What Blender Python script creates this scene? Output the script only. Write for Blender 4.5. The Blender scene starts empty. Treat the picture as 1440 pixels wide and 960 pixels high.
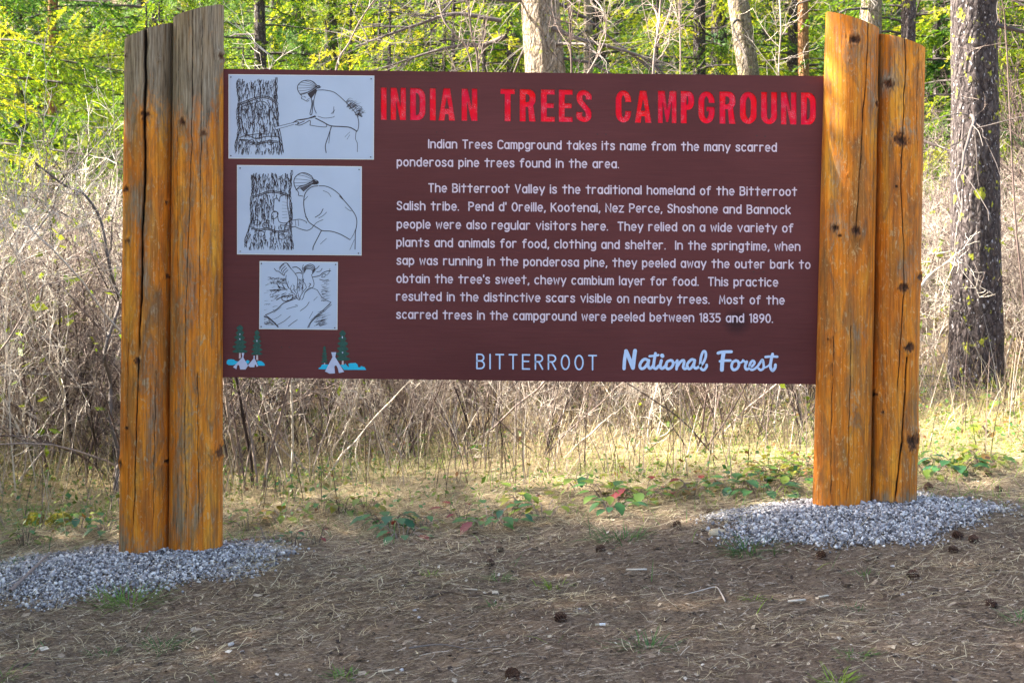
import bpy, bmesh, math, random
import numpy as np
from mathutils import Vector, Matrix

# ------------------------------------------------------------------ camera, world, sun, exposure
scn = bpy.context.scene
CAM_D, CAM_Z, FPX, HOR = 5.76, 1.55, 2000.0, 237.0     # photo pixels (1440 x 960): focal length and eye line
cd = bpy.data.cameras.new('camera')
cam = bpy.data.objects.new('camera', cd)
scn.collection.objects.link(cam)
cam.location = (0, -CAM_D, CAM_Z)
cam.rotation_euler = (math.radians(90), 0, 0)
cd.sensor_width = 36
cd.lens = 36 * FPX / 1440
cd.shift_y = -(480 - HOR) / 1440
cd.clip_start, cd.clip_end = 0.1, 1000
cd.dof.use_dof = True
cd.dof.focus_distance = 5.9
cd.dof.aperture_fstop = 9
scn.camera = cam

SUN = Vector((-0.82, 0.14, 0.58)).normalized()          # towards the sun: low on the left, a little behind the sign
world = bpy.data.worlds.new('World')
scn.world = world
world.use_nodes = True
wn = world.node_tree
bg = wn.nodes['Background']
sky = wn.nodes.new('ShaderNodeTexSky')
sky.sky_type = 'NISHITA'
sky.sun_disc = False
sky.dust_density = 3.0
sky.ozone_density = 0.6
sky.sun_elevation = math.asin(SUN.z)
sky.sun_rotation = math.atan2(SUN.x, SUN.y)
wn.links.new(sky.outputs[0], bg.inputs[0])
bg.inputs[1].default_value = 0.085
sd = bpy.data.lights.new('sun', 'SUN')
sd.energy = 5.0
sd.angle = math.radians(0.53)
sd.color = (1.0, 0.93, 0.80)
sun = bpy.data.objects.new('sun', sd)
scn.collection.objects.link(sun)
sun.rotation_euler = SUN.to_track_quat('Z', 'Y').to_euler()
scn.view_settings.view_transform = 'Standard'
scn.view_settings.look = 'None'
scn.view_settings.exposure = 2.85
scn.view_settings.gamma = 1.0
scn.cycles.max_bounces = 6
scn.cycles.transparent_max_bounces = 8
scn.render.film_transparent = False

# ------------------------------------------------------------------ helpers
COL = scn.collection
PI = math.pi

def X(px, d=CAM_D): return (px - 720) * d / FPX         # photo pixel -> metres at distance d
def Z(py, d=CAM_D): return CAM_Z - (py - HOR) * d / FPX

class MB:
    """collects vertices, faces of any size and one tone value per vertex; builds ONE mesh object"""
    def __init__(s): s.v, s.f, s.t, s.m, s.n = [], [], [], [], 0
    def add(s, v, f, tone=0.5, mat=0):
        v = np.asarray(v, float).reshape(-1, 3); f = np.asarray(f, int)
        s.v.append(v); s.f.append(f + s.n); s.m.append(np.full(len(f), mat))
        t = np.asarray(tone, float)
        if t.ndim == 0: t = np.tile([float(t), 0, 0], (len(v), 1))
        elif t.ndim == 1: t = np.stack([t, t * 0, t * 0], 1)
        s.t.append(t); s.n += len(v)
        return s
    def data(s, name, mats, smooth=False):
        v = np.concatenate(s.v); t = np.concatenate(s.t)
        loops = np.concatenate([f.ravel() for f in s.f])
        sizes = np.concatenate([np.full(len(f), f.shape[1]) for f in s.f])
        me = bpy.data.meshes.new(name)
        me.vertices.add(len(v)); me.vertices.foreach_set('co', v.ravel().astype(np.float32))
        me.loops.add(len(loops)); me.loops.foreach_set('vertex_index', loops.astype(np.int32))
        me.polygons.add(len(sizes))
        st = np.concatenate([[0], np.cumsum(sizes)[:-1]])
        me.polygons.foreach_set('loop_start', st.astype(np.int32))
        me.polygons.foreach_set('loop_total', sizes.astype(np.int32))
        me.polygons.foreach_set('material_index', np.concatenate(s.m).astype(np.int32))
        if smooth: me.polygons.foreach_set('use_smooth', np.ones(len(sizes), bool))
        a = me.color_attributes.new('Tone', 'FLOAT_COLOR', 'POINT')
        a.data.foreach_set('color', np.concatenate([t, np.ones((len(t), 1))], 1).ravel().astype(np.float32))
        for m in (mats if isinstance(mats, (list, tuple)) else [mats]): me.materials.append(m)
        me.update(); me.validate()
        return me

def link(name, me, loc=(0, 0, 0), parent=None, rotz=0.0, sc=1.0):
    o = bpy.data.objects.new(name, me)
    COL.objects.link(o); o.location = loc; o.rotation_euler = (0, 0, rotz)
    o.scale = (sc, sc, sc) if not hasattr(sc, '__len__') else sc
    if parent: o.parent = parent
    return o

def part(name, mb, mats, parent, smooth=False):
    """world-coordinate mesh turned into a part of an unrotated thing"""
    off = np.array(parent_world(parent))
    mb.v = [v - off for v in mb.v]
    return link(name, mb.data(name, mats, smooth), parent=parent)

def parent_world(p):
    l = Vector(p.location)
    while p.parent: p = p.parent; l += p.location
    return l

def tag(o, label=None, cat=None, group=None, kind=None):
    if label: o['label'] = label
    if cat: o['category'] = cat
    if group: o['group'] = group
    if kind: o['kind'] = kind
    return o

def thing(name, label, cat, loc=(0, 0, 0), rotz=0.0, group=None, sc=1.0):
    return tag(link(name, None, loc, None, rotz, sc), label, cat, group)

def copy_tree(o, parent=None):
    c = o.copy(); COL.objects.link(c)
    if parent: c.parent = parent
    for ch in list(o.children): copy_tree(ch, c)
    return c

def tube(pts, rad, k=5, tone=0.5, mb=None, cap=True):
    pts = np.asarray(pts, float); n = len(pts)
    rad = np.broadcast_to(np.asarray(rad, float), (n,))
    d = np.gradient(pts, axis=0); d /= np.linalg.norm(d, axis=1)[:, None] + 1e-9
    ref = np.array([0, 0, 1.0]) if abs(d[:, 2]).mean() < 0.8 else np.array([1.0, 0.1, 0])
    a = np.cross(d, ref); a /= np.linalg.norm(a, axis=1)[:, None] + 1e-9
    b = np.cross(d, a)
    th = np.arange(k) * 2 * PI / k
    v = pts[:, None] + rad[:, None, None] * (np.cos(th)[None, :, None] * a[:, None] + np.sin(th)[None, :, None] * b[:, None])
    i = np.arange(n - 1)[:, None] * k; j = np.arange(k)[None]; j2 = (j + 1) % k
    f = np.stack([i + j, i + j2, i + k + j2, i + k + j], -1).reshape(-1, 4)
    t = tone if np.ndim(tone) == 0 else np.repeat(tone, k)
    mb.add(v.reshape(-1, 3), f, t)
    return mb

def smooth_line(p, n=6):
    """Catmull-Rom through the points"""
    p = np.asarray(p, float)
    if len(p) < 3: return p
    q = np.vstack([2 * p[0] - p[1], p, 2 * p[-1] - p[-2]]); out = []
    for i in range(1, len(q) - 2):
        t = np.linspace(0, 1, n, endpoint=False)[:, None]
        a, b, c, d = q[i - 1], q[i], q[i + 1], q[i + 2]
        out.append(0.5 * (2 * b + (c - a) * t + (2 * a - 5 * b + 4 * c - d) * t ** 2 + (3 * b - a - 3 * c + d) * t ** 3))
    return np.vstack(out + [p[-1:]])

# value noise, vectorised
_rs = np.random.RandomState(7)
_tab = _rs.rand(64, 64)
def vnoise(x, y):
    x = np.asarray(x, float); y = np.asarray(y, float)
    xi = np.floor(x).astype(int); yi = np.floor(y).astype(int)
    fx = x - xi; fy = y - yi; fx = fx * fx * (3 - 2 * fx); fy = fy * fy * (3 - 2 * fy)
    g = lambda a, b: _tab[a % 64, b % 64]
    return (g(xi, yi) * (1 - fx) + g(xi + 1, yi) * fx) * (1 - fy) + (g(xi, yi + 1) * (1 - fx) + g(xi + 1, yi + 1) * fx) * fy
def fbm(x, y, o=4):
    s = 0; a = 0.5
    for k in range(o): s = s + a * vnoise(x * 2 ** k + 13.7 * k, y * 2 ** k + 5.1 * k); a *= 0.5
    return s

def sstep(a, b, x):
    t = np.clip((np.asarray(x, float) - a) / (b - a), 0, 1); return t * t * (3 - 2 * t)

MOUNDS = [(-1.55, -0.17, 0.56, 0.28, 0.038), (1.32, -0.16, 0.47, 0.26, 0.050)]
def gz(x, y):
    x = np.asarray(x, float); y = np.asarray(y, float)
    z = 0.07 - 0.022 * sstep(0.3, -1.2, x) + 0.068 * 4.5 * np.tanh(x / 4.5) - 0.018 * np.clip(y, -3, 7)
    z = z + 0.05 * (fbm(x * 0.6 + 3, y * 0.6) - 0.47) + 0.035 * (fbm(x * 2.3, y * 2.3, 3) - 0.44)
    z = z + 0.012 * (fbm(x * 9 + 2, y * 9 + 4, 2) - 0.37)
    for cx, cy, rx, ry, h in MOUNDS:
        z = z + h * np.exp(-(((x - cx) / rx) ** 2 + ((y - cy) / (ry * 1.2)) ** 2) ** 1.2)
    far = np.clip(y - 9, 0, None)
    z = z + 0.05 * far + 0.0016 * far ** 2 * sstep(0, 30, far)
    return z

def at(px, py):
    """ground point seen at a photo pixel"""
    d = 5.5
    for _ in range(40):
        z = float(gz(X(px, d), d - CAM_D))
        dn = (CAM_Z - z) * FPX / max(py - HOR, 1)
        d = 0.5 * d + 0.5 * dn
    return X(px, d), d - CAM_D, float(gz(X(px, d), d - CAM_D))

# ------------------------------------------------------------------ materials
def new_mat(name):
    m = bpy.data.materials.new(name); m.use_nodes = True
    nt = m.node_tree; b = nt.nodes['Principled BSDF']
    return m, nt, b
def N(nt, t, **kw):
    n = nt.nodes.new(t)
    for k, v in kw.items():
        if k in n.inputs: n.inputs[k].default_value = v
        else: setattr(n, k, v)
    return n
def ramp(nt, fac, stops, interp='LINEAR'):
    r = nt.nodes.new('ShaderNodeValToRGB'); r.color_ramp.interpolation = interp
    e = r.color_ramp.elements
    while len(e) < len(stops): e.new(0.5)
    for el, (p, c) in zip(e, stops): el.position = p; el.color = (*c, 1)
    nt.links.new(fac, r.inputs[0]); return r.outputs[0]
def mixc(nt, fac, a, b, mode='MIX'):
    m = nt.nodes.new('ShaderNodeMix'); m.data_type = 'RGBA'; m.blend_type = mode
    for sock, v in ((m.inputs[0], fac), (m.inputs[6], a), (m.inputs[7], b)):
        if isinstance(v, bpy.types.NodeSocket): nt.links.new(v, sock)
        elif isinstance(v, (int, float)): sock.default_value = v
        else: sock.default_value = (*v, 1)
    return m.outputs[2]
def math_(nt, op, a, b=0.0, clamp=False):
    m = nt.nodes.new('ShaderNodeMath'); m.operation = op; m.use_clamp = clamp
    for sock, v in zip(m.inputs, (a, b)):
        if isinstance(v, bpy.types.NodeSocket): nt.links.new(v, sock)
        else: sock.default_value = v
    return m.outputs[0]
def coords(nt, scale=(1, 1, 1), kind='Object', rot=(0, 0, 0)):
    tc = nt.nodes.new('ShaderNodeTexCoord'); mp = nt.nodes.new('ShaderNodeMapping')
    mp.inputs['Scale'].default_value = scale; mp.inputs['Rotation'].default_value = rot
    nt.links.new(tc.outputs[kind], mp.inputs[0]); return mp.outputs[0]
def noise(nt, vec, scale, detail=4, rough=0.55, dist=0.0):
    n = nt.nodes.new('ShaderNodeTexNoise'); nt.links.new(vec, n.inputs['Vector'])
    n.inputs['Scale'].default_value = scale; n.inputs['Detail'].default_value = detail
    n.inputs['Roughness'].default_value = rough; n.inputs['Distortion'].default_value = dist
    return n.outputs[0]
def bump(nt, h, bsdf, strength=0.5, dist=0.01):
    b = nt.nodes.new('ShaderNodeBump'); b.inputs['Strength'].default_value = strength; b.inputs['Distance'].default_value = dist
    nt.links.new(h, b.inputs['Height']); nt.links.new(b.outputs[0], bsdf.inputs['Normal'])
def attr(nt):
    a = nt.nodes.new('ShaderNodeAttribute'); a.attribute_name = 'Tone'
    s = nt.nodes.new('ShaderNodeSeparateColor'); nt.links.new(a.outputs['Color'], s.inputs[0])
    return s.outputs

def flat(name, c, rough=0.6, var=0.12, scale=60):
    m, nt, b = new_mat(name)
    n = noise(nt, coords(nt), scale, 5)
    col = ramp(nt, n, [(0.3, tuple(x * (1 - var) for x in c)), (0.7, tuple(min(1, x * (1 + var)) for x in c))])
    nt.links.new(col, b.inputs['Base Color']); b.inputs['Roughness'].default_value = rough
    bump(nt, n, b, 0.15, 0.002)
    return m

def tone_mat(name, stops, rough=0.8, transl=0.0, obj_var=0.0, spec=0.3, tcol=None):
    """colour from each piece's own tone, optionally translucent (leaves)"""
    m, nt, b = new_mat(name)
    t = attr(nt)[0]
    if obj_var:
        oi = nt.nodes.new('ShaderNodeObjectInfo')
        t = math_(nt, 'ADD', t, math_(nt, 'MULTIPLY', math_(nt, 'SUBTRACT', oi.outputs['Random'], 0.5), obj_var), True)
    col = ramp(nt, t, stops)
    nt.links.new(col, b.inputs['Base Color']); b.inputs['Roughness'].default_value = rough
    b.inputs['Specular IOR Level'].default_value = spec
    if transl:
        tr = nt.nodes.new('ShaderNodeBsdfTranslucent'); mx = nt.nodes.new('ShaderNodeMixShader')
        tc = mixc(nt, 1.0, col, tcol or (1.3, 1.25, 0.7), 'MULTIPLY')
        nt.links.new(tc, tr.inputs[0]); mx.inputs[0].default_value = transl
        out = nt.nodes['Material Output']
        nt.links.new(b.outputs[0], mx.inputs[1]); nt.links.new(tr.outputs[0], mx.inputs[2]); nt.links.new(mx.outputs[0], out.inputs[0])
    return m

def wood_mat():
    m, nt, b = new_mat('weathered log wood')
    at_ = attr(nt)
    grey, knot, crack = at_[0], at_[1], at_[2]
    fine = noise(nt, coords(nt, (1, 1, 0.05)), 150, 6, 0.7)
    mid = noise(nt, coords(nt, (1, 1, 0.10)), 26, 5, 0.6, 0.6)
    big = noise(nt, coords(nt, (1, 1, 0.22)), 9, 4, 0.6, 0.4)
    flake = noise(nt, coords(nt, (1, 1, 0.45)), 55, 6, 0.7, 1.4)
    c1 = ramp(nt, mid, [(0.28, (0.20, 0.070, 0.014)), (0.45, (0.52, 0.165, 0.016)), (0.58, (0.74, 0.27, 0.024)), (0.75, (0.84, 0.46, 0.09))])
    c2 = ramp(nt, big, [(0.38, (0.32, 0.15, 0.045)), (0.47, (0.64, 0.17, 0.018)), (0.56, (0.76, 0.25, 0.022)), (0.66, (0.82, 0.40, 0.045))])
    orange = mixc(nt, 0.5, c1, c2)
    stainn = noise(nt, coords(nt, (1, 1, 0.22)), 20, 6, 0.72, 0.8)
    stain = ramp(nt, stainn, [(0.46, (0, 0, 0)), (0.62, (1, 1, 1))])
    orange = mixc(nt, math_(nt, 'MULTIPLY', stain, 0.68), orange, (0.20, 0.105, 0.045))
    fl = ramp(nt, flake, [(0.56, (0, 0, 0)), (0.64, (1, 1, 1))])
    orange = mixc(nt, math_(nt, 'MULTIPLY', fl, 0.55), orange, (0.72, 0.47, 0.20))
    greyc = ramp(nt, fine, [(0.3, (0.10, 0.078, 0.052)), (0.5, (0.24, 0.19, 0.13)), (0.7, (0.40, 0.33, 0.23))])
    greyc = mixc(nt, math_(nt, 'MULTIPLY', ramp(nt, mid, [(0.5, (0, 0, 0)), (0.7, (1, 1, 1))]), 0.4), greyc, (0.34, 0.22, 0.10))
    gmask = math_(nt, 'ADD', math_(nt, 'MULTIPLY', grey, 0.9), math_(nt, 'MULTIPLY', math_(nt, 'SUBTRACT', math_(nt, 'ADD', math_(nt, 'MULTIPLY', flake, .5), math_(nt, 'MULTIPLY', stainn, .5)), 0.5), 2.4))
    gmask = ramp(nt, gmask, [(0.26, (0, 0, 0)), (0.74, (1, 1, 1))])
    col = mixc(nt, gmask, orange, greyc)
    fmul = ramp(nt, fine, [(0.30, (0.45, 0.40, 0.36)), (0.46, (0.9, 0.88, 0.85)), (0.60, (1, 1, 1)), (0.75, (1.0, 1.0, 1.0))])
    col = mixc(nt, 0.9, col, fmul, 'MULTIPLY')
    ring = N(nt, 'ShaderNodeTexWave'); ring.wave_type = 'BANDS'; ring.bands_direction = 'X'
    nt.links.new(coords(nt, (1, 1, 0.05)), ring.inputs['Vector']); ring.inputs['Scale'].default_value = 22
    ring.inputs['Distortion'].default_value = 7; ring.inputs['Detail'].default_value = 3; ring.inputs['Detail Scale'].default_value = 1.2
    col = mixc(nt, math_(nt, 'MULTIPLY', ramp(nt, ring.outputs[0], [(0.0, (1, 1, 1)), (0.09, (0, 0, 0))]), 0.38), col, (0.10, 0.045, 0.015))
    col = mixc(nt, knot, col, mixc(nt, ramp(nt, flake, [(0.4, (0, 0, 0)), (0.6, (1, 1, 1))]), (0.05, 0.022, 0.012), (0.15, 0.06, 0.025)))
    col = mixc(nt, crack, col, (0.012, 0.008, 0.006))
    nt.links.new(col, b.inputs['Base Color'])
    b.inputs['Roughness'].default_value = 0.7; b.inputs['Specular IOR Level'].default_value = 0.15
    h = math_(nt, 'ADD', math_(nt, 'MULTIPLY', fine, 0.5), math_(nt, 'MULTIPLY', flake, 0.7))
    bump(nt, h, b, 0.7, 0.003)
    return m

def board_mat():
    m, nt, b = new_mat('maroon painted plywood')
    co = coords(nt, (1, 1, 1))
    g = noise(nt, coords(nt, (0.06, 1, 1)), 95, 5, 0.6, 0.3)
    big = noise(nt, coords(nt, (0.5, 1, 1)), 2.2, 3, 0.5)
    col = ramp(nt, big, [(0.3, (0.088, 0.021, 0.021)), (0.7, (0.128, 0.034, 0.034))])
    col = mixc(nt, 0.6, col, ramp(nt, g, [(0.3, (0.86, 0.86, 0.86)), (0.7, (1.12, 1.1, 1.1))]), 'MULTIPLY')
    scr = noise(nt, coords(nt, (0.05, 1, 1)), 34, 6, 0.75, 0.2)
    spot = noise(nt, co, 7, 3)
    sm = math_(nt, 'MULTIPLY', ramp(nt, scr, [(0.70, (0, 0, 0)), (0.74, (1, 1, 1))]), ramp(nt, spot, [(0.52, (0, 0, 0)), (0.6, (1, 1, 1))]))
    col = mixc(nt, math_(nt, 'MULTIPLY', sm, 0.5), col, (0.35, 0.25, 0.24))
    # round darker spot low on the right of the board
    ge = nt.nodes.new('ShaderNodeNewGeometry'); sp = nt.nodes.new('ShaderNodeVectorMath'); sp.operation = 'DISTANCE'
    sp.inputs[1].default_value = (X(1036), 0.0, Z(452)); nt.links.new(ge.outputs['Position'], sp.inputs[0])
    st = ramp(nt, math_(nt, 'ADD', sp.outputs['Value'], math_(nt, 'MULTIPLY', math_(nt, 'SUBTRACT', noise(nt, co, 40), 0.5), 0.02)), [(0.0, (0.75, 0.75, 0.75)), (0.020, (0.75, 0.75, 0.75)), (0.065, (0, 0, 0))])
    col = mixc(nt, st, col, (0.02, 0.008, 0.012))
    nt.links.new(col, b.inputs['Base Color'])
    b.inputs['Roughness'].default_value = 0.5; b.inputs['Specular IOR Level'].default_value = 0.2
    bump(nt, math_(nt, 'ADD', g, scr), b, 0.22, 0.003)
    return m

def red_mat():
    m, nt, b = new_mat('chipped red letter paint')
    co = coords(nt)
    a = noise(nt, co, 9, 3); f = noise(nt, coords(nt, (1, 1, 1)), 240, 5, 0.8)
    big = noise(nt, co, 26, 4, 0.6)
    col = ramp(nt, a, [(0.35, (0.92, 0.002, 0.010)), (0.62, (0.80, 0.006, 0.05))])
    wearm = math_(nt, 'MULTIPLY', ramp(nt, f, [(0.52, (0, 0, 0)), (0.60, (1, 1, 1))]), ramp(nt, big, [(0.47, (0, 0, 0)), (0.60, (1, 1, 1))]))
    col = mixc(nt, math_(nt, 'MULTIPLY', wearm, 0.75), col, (0.75, 0.42, 0.45))
    nt.links.new(col, b.inputs['Base Color']); b.inputs['Roughness'].default_value = 0.3; b.inputs['Specular IOR Level'].default_value = 0.12
    bump(nt, f, b, 0.3, 0.002)
    return m

def ground_mat():
    m, nt, b = new_mat('forest floor soil')
    co = coords(nt, (1, 1, 1))
    n1 = noise(nt, co, 1.4, 5, 0.6); n2 = noise(nt, co, 14, 6, 0.7); n3 = noise(nt, coords(nt, (1, 2.2, 1)), 90, 5, 0.75)
    soil = ramp(nt, n2, [(0.34, (0.060, 0.040, 0.029)), (0.5, (0.165, 0.117, 0.084)), (0.66, (0.33, 0.245, 0.18))])
    litter = ramp(nt, n3, [(0.38, (0.045, 0.028, 0.018)), (0.5, (0.20, 0.135, 0.085)), (0.60, (0.50, 0.38, 0.25))])
    col = mixc(nt, 0.55, soil, litter)
    col = mixc(nt, ramp(nt, n1, [(0.48, (0, 0, 0)), (0.66, (0.4, 0.4, 0.4))]), col, (0.15, 0.095, 0.068))
    ge = nt.nodes.new('ShaderNodeNewGeometry'); sx = nt.nodes.new('ShaderNodeSeparateXYZ'); nt.links.new(ge.outputs['Position'], sx.inputs[0])
    yy = math_(nt, 'ADD', sx.outputs['Y'], math_(nt, 'MULTIPLY', n1, 1.2))
    mr = N(nt, 'ShaderNodeMapRange'); nt.links.new(yy, mr.inputs[0]); mr.inputs[1].default_value = 0.6; mr.inputs[2].default_value = 1.6
    mr2 = N(nt, 'ShaderNodeMapRange'); nt.links.new(yy, mr2.inputs[0]); mr2.inputs[1].default_value = 2.4; mr2.inputs[2].default_value = 3.4; mr2.inputs[3].default_value = 0.8; mr2.inputs[4].default_value = 0.12  # straw tint fades again: deep shade beneath the thicket, put into the soil colour
    col = mixc(nt, math_(nt, 'MULTIPLY', mr.outputs[0], mr2.outputs[0]), col, ramp(nt, n3, [(0.3, (0.20, 0.145, 0.075)), (0.6, (0.50, 0.40, 0.24)), (0.8, (0.62, 0.52, 0.34))]))
    nt.links.new(col, b.inputs['Base Color']); b.inputs['Roughness'].default_value = 0.95; b.inputs['Specular IOR Level'].default_value = 0.1
    bump(nt, math_(nt, 'ADD', n3, math_(nt, 'MULTIPLY', n2, 1.5)), b, 0.9, 0.012)
    return m

def bark_mat(name, dark, mid, light, lichen=0.5, sc=1.0):
    m, nt, b = new_mat(name)
    v = nt.nodes.new('ShaderNodeTexVoronoi'); v.feature = 'DISTANCE_TO_EDGE'
    wob = noise(nt, coords(nt), 6, 3)
    mv = nt.nodes.new('ShaderNodeVectorMath'); mv.operation = 'ADD'
    cn = nt.nodes.new('ShaderNodeTexNoise'); nt.links.new(coords(nt), cn.inputs[0]); cn.inputs['Scale'].default_value = 9
    sc_ = nt.nodes.new('ShaderNodeVectorMath'); sc_.operation = 'SCALE'; sc_.inputs['Scale'].default_value = 0.6
    nt.links.new(cn.outputs['Color'], sc_.inputs[0])
    nt.links.new(coords(nt, (1, 1, 0.28)), mv.inputs[0]); 
    s2 = nt.nodes.new('ShaderNodeVectorMath'); s2.operation = 'SCALE'; s2.inputs['Scale'].default_value = 0.12
    nt.links.new(sc_.outputs[0], s2.inputs[0]); nt.links.new(s2.outputs[0], mv.inputs[1])
    nt.links.new(mv.outputs[0], v.inputs['Vector']); v.inputs['Scale'].default_value = 26 * sc
    n = noise(nt, coords(nt, (1, 1, 0.5)), 45, 6, 0.7)
    col = ramp(nt, n, [(0.3, dark), (0.5, mid), (0.72, light)])
    col = mixc(nt, ramp(nt, v.outputs['Distance'], [(0.0, (0.75, 0.75, 0.75)), (0.07, (0, 0, 0))]), col, tuple(x * 0.35 for x in dark))
    sp = noise(nt, coords(nt, (1, 1, 0.7)), 60, 3, 0.5)
    col = mixc(nt, math_(nt, 'MULTIPLY', ramp(nt, sp, [(0.64, (0, 0, 0)), (0.68, (1, 1, 1))]), lichen), col, (0.46, 0.44, 0.46))
    sy = noise(nt, coords(nt, (1, 1, 0.8)), 16, 5, 0.6)
    col = mixc(nt, math_(nt, 'MULTIPLY', ramp(nt, sy, [(0.61, (0, 0, 0)), (0.65, (1, 1, 1))]), lichen), col, (0.42, 0.44, 0.04))
    nt.links.new(col, b.inputs['Base Color']); b.inputs['Roughness'].default_value = 0.9; b.inputs['Specular IOR Level'].default_value = 0.15
    bump(nt, math_(nt, 'ADD', math_(nt, 'MULTIPLY', v.outputs['Distance'], 2.0), n), b, 1.0, 0.02)
    return m

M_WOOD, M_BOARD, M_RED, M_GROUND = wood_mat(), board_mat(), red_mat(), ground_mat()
M_TEXT = flat('cream routed lettering paint', (0.66, 0.53, 0.60), 0.6, 0.10, 90)
M_BLUE = flat('pale blue lettering paint', (0.47, 0.60, 0.82), 0.5, 0.08, 60)
M_PANEL = flat('white aluminium panel', (0.43, 0.50, 0.62), 0.45, 0.05, 5)
M_INK = flat('black printing ink', (0.025, 0.016, 0.022), 0.6, 0.3, 50)
M_EDGE = flat('pale panel edge', (0.75, 0.72, 0.66), 0.5, 0.05)
M_GREEN = flat('emblem dark green', (0.003, 0.06, 0.045), 0.5, 0.35, 120)
M_CYAN = flat('emblem turquoise', (0.0, 0.42, 0.62), 0.5, 0.08)
M_WHITE = flat('emblem white', (0.46, 0.48, 0.62), 0.5, 0.05)
M_PINKISH = flat('emblem trunk', (0.55, 0.42, 0.42), 0.5, 0.05)
M_IRON = flat('dark nail head', (0.02, 0.014, 0.014), 0.5, 0.3)
M_BRASS = flat('dull brass screw', (0.20, 0.18, 0.10), 0.4, 0.2)
M_TWIG = tone_mat('bare twig bark', [(0.0, (0.035, 0.022, 0.019)), (0.35, (0.125, 0.085, 0.075)), (0.65, (0.37, 0.295, 0.25)), (1.0, (0.74, 0.66, 0.56))], 0.8, 0, 0.35)
M_DARKTWIG = tone_mat('dark branch bark', [(0.0, (0.035, 0.028, 0.028)), (0.6, (0.11, 0.09, 0.085)), (1.0, (0.22, 0.19, 0.17))], 0.85)
M_STRAW = tone_mat('dry grass', [(0.0, (0.16, 0.11, 0.06)), (0.35, (0.40, 0.31, 0.18)), (0.7, (0.66, 0.55, 0.34)), (1.0, (0.82, 0.74, 0.52))], 0.7, 0.3, tcol=(1.1, 1.05, 0.85))
M_LITTER = tone_mat('needle and bark litter', [(0.0, (0.02, 0.013, 0.010)), (0.3, (0.10, 0.064, 0.044)), (0.6, (0.32, 0.24, 0.17)), (0.85, (0.56, 0.46, 0.34)), (1.0, (0.70, 0.64, 0.56))], 0.8)
M_GRASS = tone_mat('green grass', [(0.0, (0.05, 0.12, 0.05)), (0.5, (0.10, 0.21, 0.05)), (1.0, (0.26, 0.36, 0.04))], 0.6, 0.35)
M_LEAF = tone_mat('oregon grape leaf', [(0.0, (0.03, 0.11, 0.05)), (0.35, (0.055, 0.155, 0.035)), (0.62, (0.18, 0.22, 0.02)), (0.80, (0.20, 0.10, 0.03)), (1.0, (0.19, 0.022, 0.022))], 0.4, 0.3, spec=0.5)
M_NEEDLE = tone_mat('conifer needles', [(0.0, (0.012, 0.045, 0.014)), (0.3, (0.05, 0.125, 0.016)), (0.6, (0.165, 0.255, 0.018)), (0.85, (0.32, 0.36, 0.025)), (1.0, (0.42, 0.40, 0.05))], 0.55, 0.5, 0.5, tcol=(1.9, 1.7, 0.6))
M_NEEDLEB = tone_mat('blue green pine needles', [(0.0, (0.02, 0.065, 0.035)), (0.5, (0.07, 0.15, 0.06)), (1.0, (0.19, 0.27, 0.09))], 0.55, 0.45, 0.4, tcol=(1.6, 1.6, 0.9))
M_YLEAF = tone_mat('young shrub leaf', [(0.0, (0.12, 0.20, 0.02)), (1.0, (0.26, 0.30, 0.04))], 0.5, 0.5, 0.3)
M_STONE = tone_mat('crushed grey gravel', [(0.0, (0.05, 0.045, 0.046)), (0.35, (0.20, 0.188, 0.195)), (0.7, (0.40, 0.38, 0.39)), (1.0, (0.74, 0.70, 0.67))], 0.75)
M_CONE = tone_mat('pine cone scales', [(0.0, (0.035, 0.016, 0.012)), (1.0, (0.15, 0.075, 0.045))], 0.7)
M_BARK = bark_mat('grey brown lichen bark', (0.028, 0.021, 0.022), (0.078, 0.062, 0.061), (0.18, 0.155, 0.15), 0.9)
M_BARKL = bark_mat('pale fissured bark', (0.09, 0.065, 0.045), (0.27, 0.21, 0.155), (0.50, 0.43, 0.35), 0.6, 0.8)
M_BARKO = bark_mat('orange scaly bark', (0.17, 0.075, 0.03), (0.36, 0.18, 0.085), (0.52, 0.33, 0.19), 0.2, 0.9)
M_MOSS = flat('yellow green moss', (0.20, 0.17, 0.008), 0.95, 0.75, 70)
M_TAN = flat('tan flat rock', (0.42, 0.34, 0.23), 0.8, 0.15, 30)
M_PAPER = flat('white paper', (0.75, 0.77, 0.80), 0.6, 0.05)
# ------------------------------------------------------------------ the sign
from mathutils.geometry import delaunay_2d_cdt

ROOTZ = 0.09
sign = thing('campground_sign', 'large maroon campground sign with red carved title, hung between pairs of upright logs', 'sign', (0, 0, ROOTZ))

def W(p, y=0.0):
    """photo pixels on the board -> world points on its front"""
    p = np.asarray(p, float).reshape(-1, 2)
    return np.stack([X(p[:, 0]), np.full(len(p), y), Z(p[:, 1])], 1)

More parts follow.
